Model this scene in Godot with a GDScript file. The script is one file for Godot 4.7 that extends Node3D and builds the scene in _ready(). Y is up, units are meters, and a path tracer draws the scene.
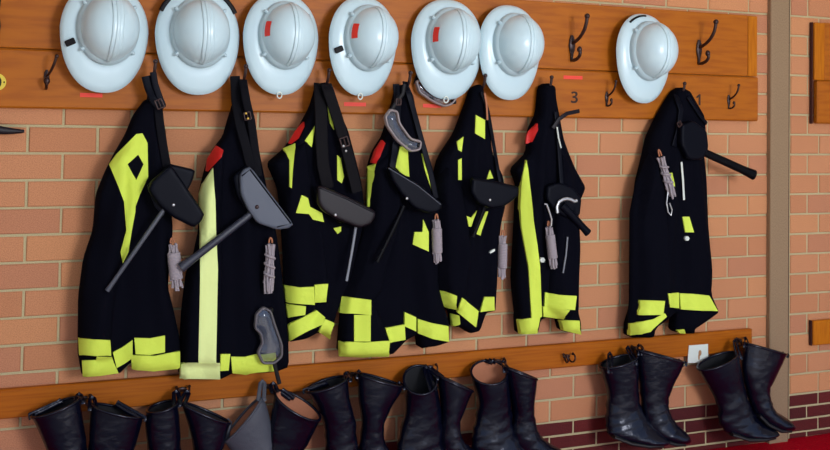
extends Node3D
# A fire station coat wall: brickwork, two timber rails, helmets, turnout coats, belts with axes, ropes, goggles and boots.
# World: x runs along the wall, y up, z = 0 is the face of the bricks and +z comes towards the camera. Metres.

const COURSE := 0.1
const PITCH := 0.2455
const DARK := 0.063
const FLOOR_Y := -0.02
const LENS_AXIS := Vector2(415.0, 91.67)   # where the lens axis meets the picture (it was shifted)
const FOCAL := 1000.0
var eye: Transform3D
var M := {}
var taken := {}
var rng := RandomNumberGenerator.new()

# ------------------------------------------------------------------ helpers
class MB:
	# gathers triangles (written anticlockwise seen from outside) for one mesh
	var v := PackedVector3Array()
	var ix := PackedInt32Array()
	func vert(p: Vector3) -> int:
		v.append(p)
		return v.size() - 1
	func tri(a: int, b: int, c: int) -> void:
		ix.append(a); ix.append(b); ix.append(c)
	func volume_fix(from: int) -> void:
		# turns a closed piece right side out
		var mid := Vector3.ZERO
		var n := 0
		for k in range(from, ix.size()):
			mid += v[ix[k]]
			n += 1
		if n == 0:
			return
		mid /= n
		var vol := 0.0
		for k in range(from, ix.size(), 3):
			vol += (v[ix[k]] - mid).dot((v[ix[k + 1]] - mid).cross(v[ix[k + 2]] - mid))
		if vol < 0.0:
			for k in range(from, ix.size(), 3):
				var t := ix[k + 1]
				ix[k + 1] = ix[k + 2]
				ix[k + 2] = t
	func grid(rows: Array, closed: bool) -> void:
		var base := v.size()
		var w: int = rows[0].size()
		for r in rows:
			for p in r:
				v.append(p)
		for i in rows.size() - 1:
			for j in (w if closed else w - 1):
				var a := base + i * w + j
				var d := base + i * w + (j + 1) % w
				var b := a + w
				var c := d + w
				tri(a, b, c)
				tri(a, c, d)
	func fan(ring: PackedVector3Array, tip: Vector3, turn: bool) -> void:
		var base := v.size()
		for p in ring:
			v.append(p)
		var t := vert(tip)
		for j in ring.size():
			var k := (j + 1) % ring.size()
			if turn:
				tri(base + k, base + j, t)
			else:
				tri(base + j, base + k, t)
	func face(pts: Array, centre: Vector3) -> void:
		# a flat convex polygon facing away from centre
		var base := v.size()
		var mid := Vector3.ZERO
		for p in pts:
			v.append(p)
			mid += p
		mid /= pts.size()
		var n: Vector3 = (pts[1] - pts[0]).cross(pts[2] - pts[0])
		for k in range(1, pts.size() - 1):
			if n.dot(mid - centre) >= 0.0:
				tri(base, base + k, base + k + 1)
			else:
				tri(base, base + k + 1, base + k)
	func rbox(c: Vector3, size: Vector3, bevel: float, b := Basis()) -> void:
		var h := size * 0.5
		var s := [-1.0, 1.0]
		var at := func(sx: float, sy: float, sz: float, ax: int) -> Vector3:
			var q := Vector3(sx * (h.x - bevel), sy * (h.y - bevel), sz * (h.z - bevel))
			if ax == 0: q.x = sx * h.x
			if ax == 1: q.y = sy * h.y
			if ax == 2: q.z = sz * h.z
			return c + b * q
		for k in s:
			face([at.call(k, -1, -1, 0), at.call(k, 1, -1, 0), at.call(k, 1, 1, 0), at.call(k, -1, 1, 0)], c)
			face([at.call(-1, k, -1, 1), at.call(1, k, -1, 1), at.call(1, k, 1, 1), at.call(-1, k, 1, 1)], c)
			face([at.call(-1, -1, k, 2), at.call(1, -1, k, 2), at.call(1, 1, k, 2), at.call(-1, 1, k, 2)], c)
			for l in s:
				face([at.call(k, l, -1, 0), at.call(k, l, 1, 0), at.call(k, l, 1, 1), at.call(k, l, -1, 1)], c)
				face([at.call(k, -1, l, 0), at.call(k, 1, l, 0), at.call(k, 1, l, 2), at.call(k, -1, l, 2)], c)
				face([at.call(-1, k, l, 1), at.call(1, k, l, 1), at.call(1, k, l, 2), at.call(-1, k, l, 2)], c)
				for m in s:
					face([at.call(k, l, m, 0), at.call(k, l, m, 1), at.call(k, l, m, 2)], c)
	func sweep(pts: Array, rx, ry = null, ref := Vector3.ZERO, seg := 8, square := 1.0) -> void:
		# a tube or strap along pts; with ref, ry is its half thickness along ref and rx its half width across
		var from := ix.size()
		var rows := []
		var n := pts.size()
		var b := Vector3.ZERO
		for i in n:
			var t: Vector3 = (pts[mini(i + 1, n - 1)] - pts[maxi(i - 1, 0)]).normalized()
			if ref != Vector3.ZERO:
				b = (ref - t * t.dot(ref)).normalized()
			elif i == 0:
				b = t.cross(Vector3.UP if absf(t.y) < 0.9 else Vector3.RIGHT).normalized()
			else:
				b = (b - t * t.dot(b)).normalized()
			var s := t.cross(b)
			var x: float = rx[i] if rx is Array else rx
			var y: float = x if ry == null else (ry[i] if ry is Array else ry)
			var ring := PackedVector3Array()
			for k in seg:
				var a := TAU * (k + 0.5) / seg
				var ca := signf(cos(a)) * pow(absf(cos(a)), square)
				var sa := signf(sin(a)) * pow(absf(sin(a)), square)
				ring.append(pts[i] + s * (x * ca) + b * (y * sa))
			rows.append(ring)
		grid(rows, true)
		fan(rows[0], pts[0], false)
		fan(rows[n - 1], pts[n - 1], true)
		volume_fix(from)
	func ball(c: Vector3, r: Vector3, seg := 10) -> void:
		var from := ix.size()
		var rows := []
		for i in range(0, seg + 1):
			var f := PI * i / seg
			var ring := PackedVector3Array()
			for j in seg * 2:
				var a := TAU * j / (seg * 2)
				ring.append(c + Vector3(r.x * sin(f) * cos(a), r.y * cos(f), r.z * sin(f) * sin(a)))
			rows.append(ring)
		grid(rows, true)
		volume_fix(from)
	func torus(c: Vector3, ax: Vector3, ay: Vector3, r: float) -> void:
		var from := ix.size()
		var rows := []
		var nz := ax.cross(ay).normalized()
		for i in 25:
			var a := TAU * i / 24
			var o := ax * cos(a) + ay * sin(a)
			var ring := PackedVector3Array()
			for j in 8:
				var e := TAU * j / 8
				ring.append(c + o + o.normalized() * (r * cos(e)) + nz * (r * sin(e)))
			rows.append(ring)
		grid(rows, true)
		volume_fix(from)
	func mesh() -> ArrayMesh:
		var nor := PackedVector3Array()
		nor.resize(v.size())
		for k in range(0, ix.size(), 3):
			var n := (v[ix[k + 1]] - v[ix[k]]).cross(v[ix[k + 2]] - v[ix[k]])
			for q in 3:
				nor[ix[k + q]] += n
		for k in nor.size():
			nor[k] = nor[k].normalized() if nor[k].length() > 1e-14 else Vector3.UP
		var out := PackedInt32Array()
		for k in range(0, ix.size(), 3):
			out.append(ix[k]); out.append(ix[k + 2]); out.append(ix[k + 1])
		var arr := []
		arr.resize(Mesh.ARRAY_MAX)
		arr[Mesh.ARRAY_VERTEX] = v
		arr[Mesh.ARRAY_NORMAL] = nor
		arr[Mesh.ARRAY_INDEX] = out
		var m := ArrayMesh.new()
		m.add_surface_from_arrays(Mesh.PRIMITIVE_TRIANGLES, arr)
		return m

func numbered(called: String) -> String:
	if not taken.has(called):
		taken[called] = 0
		return called
	taken[called] += 1
	return "%s_%03d" % [called, taken[called]]

func tag(o: Node, label: String, category := "", group := "", kind := "") -> void:
	if label: o.set_meta("label", label)
	if category: o.set_meta("category", category)
	if group: o.set_meta("group", group)
	if kind: o.set_meta("kind", kind)

func thing(called: String, label: String, category: String, at: Vector3, group := "", turn := Basis()) -> Node3D:
	var o := Node3D.new()
	o.name = numbered(called)
	add_child(o, true)
	o.transform = Transform3D(turn, at)
	tag(o, label, category, group)
	return o

# a mesh written in world coordinates, hung under parent (which may be moved)
func part(called: String, mb, mat: Material, parent: Node3D, local := false) -> MeshInstance3D:
	var o := MeshInstance3D.new()
	o.mesh = mb.mesh() if mb is MB else mb
	o.name = called
	o.material_override = mat
	parent.add_child(o, true)
	if not local:
		o.transform = parent.global_transform.affine_inverse()
	return o

func struct(called: String, mb, mat: Material, label := "") -> MeshInstance3D:
	var o := MeshInstance3D.new()
	o.mesh = mb.mesh() if mb is MB else mb
	o.name = numbered(called)
	o.material_override = mat
	add_child(o, true)
	tag(o, label, "", "", "structure")
	return o

# the place on the plane z that the lens shows at a point of the frame, and back
func P(x: float, y: float, z: float) -> Vector3:
	var d := eye.basis * Vector3((x - LENS_AXIS.x) / FOCAL, -(y - LENS_AXIS.y) / FOCAL, -1.0)
	return eye.origin + d * ((z - eye.origin.z) / d.z)

func Q(p: Vector3) -> Vector2:
	var l := eye.affine_inverse() * p
	return LENS_AXIS + Vector2(l.x, -l.y) * (FOCAL / -l.z)

func pts2(flat: Array) -> PackedVector2Array:
	var r := PackedVector2Array()
	for k in range(0, flat.size(), 2):
		r.append(Vector2(flat[k], flat[k + 1]))
	return r

func rounder(poly: PackedVector2Array) -> PackedVector2Array:
	var r := PackedVector2Array()
	for k in poly.size():
		var a := poly[k]
		var b := poly[(k + 1) % poly.size()]
		r.append(a.lerp(b, 0.13))
		r.append(a.lerp(b, 0.87))
	return r

func resampled(poly: PackedVector2Array, step: float) -> PackedVector2Array:
	var r := PackedVector2Array()
	for k in poly.size():
		var a := poly[k]
		var b := poly[(k + 1) % poly.size()]
		var n := maxi(1, roundi(a.distance_to(b) / step))
		for i in n:
			r.append(a.lerp(b, float(i) / n))
	return r

func rim_distance(p: Vector2, poly: PackedVector2Array) -> float:
	var d := 1e9
	for k in poly.size():
		var a := poly[k]
		var ab := poly[(k + 1) % poly.size()] - a
		var t := clampf((p - a).dot(ab) / maxf(ab.length_squared(), 1e-12), 0.0, 1.0)
		d = minf(d, (p - a - ab * t).length_squared())
	return sqrt(d)

# a slab with the outline poly (metres in the wall's plane) whose front is front(p) and whose back is back(p)
func slab(mb: MB, poly: PackedVector2Array, step: float, front: Callable, back: Callable, crease := true) -> void:
	if Geometry2D.is_polygon_clockwise(poly):
		poly.reverse()
	var rim := resampled(poly, step * 0.55)
	var all := rim.duplicate()
	var keep := step * 0.5
	if not crease:
		# rows that follow the outline keep the rounded edge even
		for d in [step * 0.45, step * 1.1]:
			for ring in Geometry2D.offset_polygon(poly, -d):
				for p in resampled(ring, step * 0.7):
					if rim_distance(p, rim) > d * 0.9:
						all.append(p)
		keep = step * 1.6
	var lo := rim[0]
	var hi := rim[0]
	for p in rim:
		lo = lo.min(p)
		hi = hi.max(p)
	var row := 0
	var y := lo.y + step * 0.5
	while y < hi.y:
		var x := lo.x + (step * 0.5 if row % 2 else step)
		while x < hi.x:
			var p := Vector2(x, y)
			if Geometry2D.is_point_in_polygon(p, rim) and rim_distance(p, rim) > keep:
				all.append(p)
			x += step
		y += step * 0.866
		row += 1
	var t := Geometry2D.triangulate_delaunay(all)
	var base := mb.v.size()
	for p in all:
		mb.v.append(Vector3(p.x, p.y, front.call(p)))
	var bb := mb.v.size()
	for p in all:
		mb.v.append(Vector3(p.x, p.y, back.call(p)))
	for k in range(0, t.size(), 3):
		var a := t[k]
		var b := t[k + 1]
		var c := t[k + 2]
		var area := (all[b] - all[a]).cross(all[c] - all[a])
		if absf(area) < 1e-9 or not Geometry2D.is_point_in_polygon((all[a] + all[b] + all[c]) / 3.0, rim):
			continue
		if area < 0.0:
			var q := b
			b = c
			c = q
		mb.tri(base + a, base + b, base + c)
		mb.tri(bb + a, bb + c, bb + b)
	var n := rim.size()
	var f0 := base
	var b0 := bb
	if crease:
		f0 = mb.v.size()
		for k in n: mb.v.append(mb.v[base + k])
		b0 = mb.v.size()
		for k in n: mb.v.append(mb.v[bb + k])
	for k in n:
		var l := (k + 1) % n
		mb.tri(f0 + k, b0 + k, b0 + l)
		mb.tri(f0 + k, b0 + l, f0 + l)

# ------------------------------------------------------------------ materials
func noise_tex(freq: float, size := 256, octaves := 4, normal := false, ramp: Array = [], bump := 4.0, seed_ := 1) -> NoiseTexture2D:
	var n := FastNoiseLite.new()
	n.noise_type = FastNoiseLite.TYPE_SIMPLEX_SMOOTH
	n.frequency = freq
	n.fractal_octaves = octaves
	n.seed = seed_
	var t := NoiseTexture2D.new()
	t.width = size
	t.height = size
	t.seamless = true
	t.noise = n
	t.as_normal_map = normal
	t.bump_strength = bump
	if ramp.size():
		var g := Gradient.new()
		var offs := PackedFloat32Array()
		var cols := PackedColorArray()
		for k in ramp.size():
			offs.append(0.25 + 0.5 * k / (ramp.size() - 1.0))
			cols.append(ramp[k])
		g.offsets = offs
		g.colors = cols
		t.color_ramp = g
	return t

func mat(color: Color, rough: float, metal := 0.0, spec := 0.5) -> StandardMaterial3D:
	var m := StandardMaterial3D.new()
	m.albedo_color = color
	m.roughness = rough
	m.metallic = metal
	m.metallic_specular = spec
	return m

func grain(m: StandardMaterial3D, albedo, normal, scale: Vector3, depth := 1.0) -> StandardMaterial3D:
	m.uv1_triplanar = true
	m.uv1_scale = scale
	if albedo: m.albedo_texture = albedo
	if normal:
		m.normal_enabled = true
		m.normal_texture = normal
		m.normal_scale = depth
	return m

func make_materials() -> void:
	var speck := noise_tex(0.12, 256, 5, false, [Color(0.90, 0.885, 0.875), Color(0.97, 0.965, 0.96), Color(1, 1, 1)])
	var rough_n := noise_tex(0.08, 256, 5, true, [], 3.0, 7)
	var weave_n := noise_tex(0.12, 256, 4, true, [], 4.0, 9)
	var crinkle_n := noise_tex(0.02, 256, 3, true, [], 6.0, 12)
	M.bricks = []
	for c in [Color(0.79, 0.545, 0.39), Color(0.80, 0.555, 0.40), Color(0.775, 0.53, 0.38), Color(0.815, 0.57, 0.40), Color(0.76, 0.52, 0.39)]:
		M.bricks.append(grain(mat(c, 0.9, 0, 0.3), speck, rough_n, Vector3(6, 6, 6), 0.25))
	M.darks = []
	for c in [Color(0.36, 0.10, 0.10), Color(0.31, 0.085, 0.095), Color(0.40, 0.115, 0.11)]:
		M.darks.append(grain(mat(c, 0.75, 0, 0.4), speck, rough_n, Vector3(4, 4, 4), 0.5))
	M.mortar = grain(mat(Color(0.76, 0.71, 0.55), 0.95, 0, 0.2), speck, rough_n, Vector3(8, 8, 8), 0.8)
	var ring := noise_tex(0.02, 512, 4, false, [Color(0.92, 0.88, 0.80), Color(0.975, 0.96, 0.94), Color(1, 1, 1)], 4, 21)
	M.wood = grain(mat(Color(0.68, 0.375, 0.03), 0.46, 0, 0.35), ring, null, Vector3(0.35, 3, 3))
	M.wood_rail = grain(mat(Color(0.67, 0.36, 0.03), 0.5, 0, 0.3), ring, null, Vector3(0.3, 7, 7))
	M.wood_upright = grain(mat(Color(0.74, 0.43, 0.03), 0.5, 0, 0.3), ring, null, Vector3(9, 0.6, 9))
	M.strip = grain(mat(Color(0.60, 0.50, 0.39), 0.7, 0, 0.3), speck, null, Vector3(8, 3, 8))
	M.gap_and_shade = mat(Color(0.24, 0.08, 0.05), 0.9)  # dark wall joint; also colours the shade strips on the right racks
	M.floor = grain(mat(Color(0.70, 0.01, 0.12), 0.6, 0, 0.15), speck, rough_n, Vector3(2, 2, 2), 0.3)
	M.concrete = grain(mat(Color(0.62, 0.61, 0.60), 0.8), speck, rough_n, Vector3(1.5, 1.5, 1.5), 0.3)
	M.ceiling = mat(Color(0.82, 0.82, 0.80), 0.9)
	M.plaster = mat(Color(0.74, 0.72, 0.68), 0.9)
	M.cloth = grain(mat(Color(0.04, 0.042, 0.075), 0.95, 0, 0.12), null, weave_n, Vector3(30, 30, 30), 0.5)
	M.cloth_in = mat(Color(0.03, 0.03, 0.05), 1.0, 0, 0.05)
	M.lime = grain(mat(Color(0.83, 0.905, 0.33), 0.65, 0, 0.3), null, crinkle_n, Vector3(6, 6, 6), 0.35)
	M.pale_lime = grain(mat(Color(0.89, 0.94, 0.62), 0.65, 0, 0.3), null, crinkle_n, Vector3(6, 6, 6), 0.3)
	M.red = mat(Color(0.80, 0.08, 0.05), 0.6)
	M.shell = mat(Color(0.78, 0.875, 0.905), 0.34)
	M.shell.clearcoat_enabled = true
	M.shell.clearcoat = 0.3
	M.shell.clearcoat_roughness = 0.2
	M.band = mat(Color(0.71, 0.80, 0.83), 0.4)
	M.sticker = mat(Color(0.95, 0.17, 0.08), 0.5)
	M.tape = mat(Color(0.92, 0.25, 0.17), 0.6)
	M.black = mat(Color(0.05, 0.04, 0.055), 0.5, 0, 0.3)
	M.white = mat(Color(0.86, 0.88, 0.84), 0.5)
	M.iron = mat(Color(0.20, 0.11, 0.10), 0.38, 0.3)
	M.steel = mat(Color(0.72, 0.72, 0.73), 0.3, 0.8)
	M.brass = mat(Color(0.80, 0.66, 0.30), 0.35, 0.8)
	M.yellow = mat(Color(0.86, 0.76, 0.22), 0.5)
	M.leather = grain(mat(Color(0.028, 0.034, 0.075), 0.42, 0.15, 0.2), null, rough_n, Vector3(14, 14, 14), 0.25)
	M.grey_leather = grain(mat(Color(0.33, 0.35, 0.40), 0.5, 0, 0.4), null, rough_n, Vector3(14, 14, 14), 0.25)
	M.brown_leather = grain(mat(Color(0.085, 0.055, 0.085), 0.42, 0, 0.35), null, rough_n, Vector3(14, 14, 14), 0.25)
	M.webbing = grain(mat(Color(0.035, 0.033, 0.06), 0.65, 0, 0.2), null, weave_n, Vector3(20, 20, 20), 0.4)
	M.handle = mat(Color(0.025, 0.025, 0.045), 0.45, 0, 0.2)
	M.navy_handle = mat(Color(0.13, 0.14, 0.20), 0.45)
	M.loop_strap = grain(mat(Color(0.045, 0.036, 0.055), 0.6, 0, 0.2), null, weave_n, Vector3(20, 20, 20), 0.4)
	M.grey_handle = mat(Color(0.25, 0.26, 0.30), 0.45)
	M.pale_handle = mat(Color(0.48, 0.49, 0.52), 0.45)
	M.rope = grain(mat(Color(0.62, 0.58, 0.60), 0.95, 0, 0.1), null, weave_n, Vector3(40, 40, 40), 0.8)
	M.rubber = grain(mat(Color(0.026, 0.038, 0.115), 0.25, 0.35, 0.5), null, crinkle_n, Vector3(4, 4, 4), 0.3)
	M.grey_rubber = grain(mat(Color(0.26, 0.265, 0.30), 0.5, 0, 0.4), null, crinkle_n, Vector3(5, 5, 5), 0.2)
	M.sole = mat(Color(0.03, 0.03, 0.045), 0.6)
	M.lining = mat(Color(0.04, 0.04, 0.06), 0.9)
	M.tan = grain(mat(Color(0.70, 0.45, 0.32), 0.85), speck, null, Vector3(8, 8, 8))
	M.lens = mat(Color(0.35, 0.38, 0.46, 0.25), 0.08)
	M.lens.transparency = BaseMaterial3D.TRANSPARENCY_ALPHA
	M.goggle = mat(Color(0.36, 0.34, 0.36), 0.4)
	M.clear_frame = mat(Color(0.55, 0.50, 0.50), 0.3)
	M.ink = mat(Color(0.20, 0.11, 0.06), 0.8)
	M.smudge = mat(Color(0.66, 0.48, 0.33), 0.8)

# ------------------------------------------------------------------ the room
func build_bricks(wall: Node3D) -> void:
	var shapes := {}
	var rest := [MB.new(), MB.new()]
	var edges := func(k: int, right: bool) -> Array:
		# joints of a course: [from, to] of each brick
		var r := []
		if not right:
			var u := -7.0 if posmod(k, 2) == 0 else -6.5
			while u < 14.6:
				r.append([u * PITCH, minf((u + 1.0) * PITCH, 3.553)])
				u += 1.0
			if r[-1][1] - r[-1][0] < 0.03: r.pop_back()
		else:
			var x := 3.577
			var n := 3.692 if posmod(k, 2) else 3.766
			while x < 6.6:
				r.append([x, n])
				x = n
				n += PITCH
		return r
	var courses := []
	for k in range(-20, 13):
		courses.append([k, 1.5 - COURSE * (k + 1), 1.5 - COURSE * k, false])
	for k in range(0, 4):
		courses.append([13 + k, maxf(0.2 - DARK * (k + 1), FLOOR_Y), 0.2 - DARK * k, true])
	var parts := 0
	for c in courses:
		for side in [false, true]:
			var kk: int = c[0] + (1 if side and c[3] else 0)
			for e in edges.call(kk, side):
				var w: float = e[1] - e[0] - 0.009
				var h: float = c[2] - c[1] - 0.009
				if w < 0.012 or h < 0.012: continue
				var mid := Vector3((e[0] + e[1]) * 0.5, (c[1] + c[2]) * 0.5, 0)
				var far := mid + Vector3(w * 0.5, h * 0.5, 0)
				var near := mid - Vector3(w * 0.5, h * 0.5, 0)
				var a := Q(near)
				var b := Q(far)
				var seen := b.x > 0 and a.x < 830 and a.y > 0 and b.y < 450
				var hid := (far.x < 3.33 and near.y > 1.57 and far.y < 2.07) or (far.x < 3.3 and near.y > 0.455 and far.y < 0.54)
				var pick := rng.randi_range(0, 4)
				var proud := rng.randf_range(-0.0015, 0.0015)
				if seen and not hid and parts < 300:
					var key := "%d %d %d" % [roundi(w * 1000), roundi(h * 1000), rng.randi_range(0, 2)]
					if not shapes.has(key):
						var mb := MB.new()
						brick_shape(mb, Vector3.ZERO, w, h)
						shapes[key] = mb.mesh()
					var o := MeshInstance3D.new()
					o.mesh = shapes[key]
					o.name = "brick"
					o.material_override = M.darks[pick % 3] if c[3] else M.bricks[pick]
					wall.add_child(o, true)
					o.position = mid + Vector3(0, 0, proud)
					parts += 1
				else:
					brick_shape(rest[1 if c[3] else 0], mid, w, h)
	var o1 := part("brick_field", rest[0], M.bricks[0], wall)
	o1.set_meta("kind", "stuff")
	var o2 := part("dark_brick_field", rest[1], M.darks[0], wall)
	o2.set_meta("kind", "stuff")
	print("bricks ", parts)

func brick_shape(mb: MB, at: Vector3, w: float, h: float) -> void:
	var x := w * 0.5
	var y := h * 0.5
	var b := 0.0035
	var j := func() -> float: return rng.randf_range(-0.0012, 0.0012)
	var c := at + Vector3(0, 0, -0.03)
	var f := [Vector3(-x + b, -y + b, 0), Vector3(x - b, -y + b, 0), Vector3(x - b, y - b, 0), Vector3(-x + b, y - b, 0)]
	var m := [Vector3(-x, -y, -b), Vector3(x, -y, -b), Vector3(x, y, -b), Vector3(-x, y, -b)]
	for k in 4:
		f[k] += at + Vector3(j.call(), j.call(), 0)
		m[k] += at + Vector3(j.call(), j.call(), 0)
	mb.face(f, c)
	for k in 4:
		var l := (k + 1) % 4
		mb.face([f[k], f[l], m[l], m[k]], c)
		mb.face([m[k], m[l], m[l] + Vector3(0, 0, -0.03), m[k] + Vector3(0, 0, -0.03)], c)

func box_mesh(lo: Vector3, hi: Vector3, bevel := 0.003) -> MB:
	var mb := MB.new()
	mb.rbox((lo + hi) * 0.5, hi - lo, bevel)
	return mb

func build_room() -> void:
	var wall := struct("wall_back", box_mesh(Vector3(-4.2, FLOOR_Y, -0.3), Vector3(9.2, 3.4, -0.005), 0.001), M.mortar)
	build_bricks(wall)
	struct("floor", box_mesh(Vector3(-4.2, FLOOR_Y - 0.2, -0.3), Vector3(9.2, FLOOR_Y, 14.0), 0.001), M.concrete)
	struct("trim_2", box_mesh(Vector3(-4.2, FLOOR_Y - 0.01, -0.006), Vector3(9.2, FLOOR_Y + 0.004, 0.75), 0.002), M.floor, "red painted strip of floor along the foot of the brick wall")
	struct("ceiling", box_mesh(Vector3(-4.2, 3.4, -0.3), Vector3(9.2, 3.6, 4.4), 0.001), M.ceiling)
	struct("wall_left", box_mesh(Vector3(-4.4, FLOOR_Y - 0.2, -0.3), Vector3(-4.2, 3.6, 4.4), 0.001), M.plaster)
	struct("wall_right", box_mesh(Vector3(9.2, FLOOR_Y - 0.2, -0.3), Vector3(9.4, 3.6, 4.4), 0.001), M.plaster)
	var s := struct("trim_1", box_mesh(Vector3(3.428, FLOOR_Y, -0.004), Vector3(3.545, 3.4, 0.028), 0.004), M.strip, "tan painted cover strip running up the brick wall beside the racks")
	part("joint_gap", box_mesh(Vector3(3.545, FLOOR_Y, -0.004), Vector3(3.572, 3.4, 0.0005), 0.0002), M.gap_and_shade, s)

# ------------------------------------------------------------------ racks and hooks
func coat_hook(called: String, at: Vector3, size: float, parent: Node3D, lean := 0.006, knob := 0.0075) -> void:
	var mb := MB.new()
	# plate, upper prong with ball, lower curl
	mb.sweep([at + Vector3(0, -0.030, 0.002) * size, at + Vector3(0, -0.016, 0.003) * size, at + Vector3(0, 0.0, 0.003) * size, at + Vector3(0, 0.016, 0.003) * size, at + Vector3(0, 0.028, 0.002) * size], [0.004 * size, 0.009 * size, 0.011 * size, 0.009 * size, 0.004 * size], 0.004 * size, Vector3.BACK, 10)
	var up := []
	var lo := []
	for k in 9:
		var t := k / 8.0
		up.append(at + Vector3(lean * t, 0.004 + 0.074 * t * t + 0.006 * sin(t * PI), 0.072 * sin(t * PI * 0.5) + 0.002) * size)
		var a := -PI * 0.55 + t * PI * 0.78
		lo.append(at + Vector3(0.0, -0.026 + 0.018 * sin(a) - 0.002, 0.028 + 0.022 * cos(a) - 0.024 * (1.0 - t) * (1.0 - t)) * size)
	lo.push_front(at + Vector3(0, -0.014, 0.003) * size)
	mb.sweep(up, 0.0052 * size)
	mb.sweep(lo, 0.0050 * size)
	mb.ball(up[8], Vector3.ONE * 0.008 * size, 8)
	mb.ball(lo[9], Vector3(knob, knob * 1.3, knob) * size, 8)
	part(called, mb, M.iron, parent)

func boot_hook(px: float, py: float, parent: Node3D) -> void:
	var at := P(px, py, 0.031)
	var mb := MB.new()
	mb.sweep([at + Vector3(-0.016, 0, 0.002), at + Vector3(0, 0, 0.004), at + Vector3(0.016, 0, 0.002)], [0.006, 0.010, 0.006], 0.004, Vector3.BACK, 10)
	for s in [-1.0, 1.0]:
		var r := []
		for k in 9:
			var a := -PI * 0.6 + k / 8.0 * PI * 1.2
			r.append(at + Vector3(s * (0.012 + 0.012 * k / 8.0), -0.004 + 0.017 * sin(a), 0.026 + 0.022 * cos(a)))
		r.push_front(at + Vector3(s * 0.008, -0.006, 0.004))
		mb.sweep(r, 0.004)
		mb.ball(r[9], Vector3.ONE * 0.0065, 8)
	part("boot_hook", mb, M.iron, parent)

func name_tape(x0: float, x1: float, y: float, z: float, parent: Node3D) -> void:
	var a := P(x0, y, z)
	var b := P(x1, y, z)
	var mb := MB.new()
	mb.rbox((a + b) * 0.5, Vector3(b.x - a.x, 0.016, 0.0012), 0.0004)
	var o := part("name_tape", mb, M.tape, parent)
	tag(o, "small red name tape")

func board_number(text: String, px: float, py: float, z: float, height: float, parent: Node3D) -> void:
	var t := TextMesh.new()
	var f := SystemFont.new()
	f.font_names = PackedStringArray(["Droid Sans"])
	f.font_weight = 700
	t.font = f
	t.text = text
	t.font_size = 32
	t.pixel_size = height / 24.0
	t.depth = 0.0012
	var o := part("painted_number", t, M.ink, parent)
	o.global_position = P(px, py, z)
	tag(o, "dark painted number %s" % text)

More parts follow.
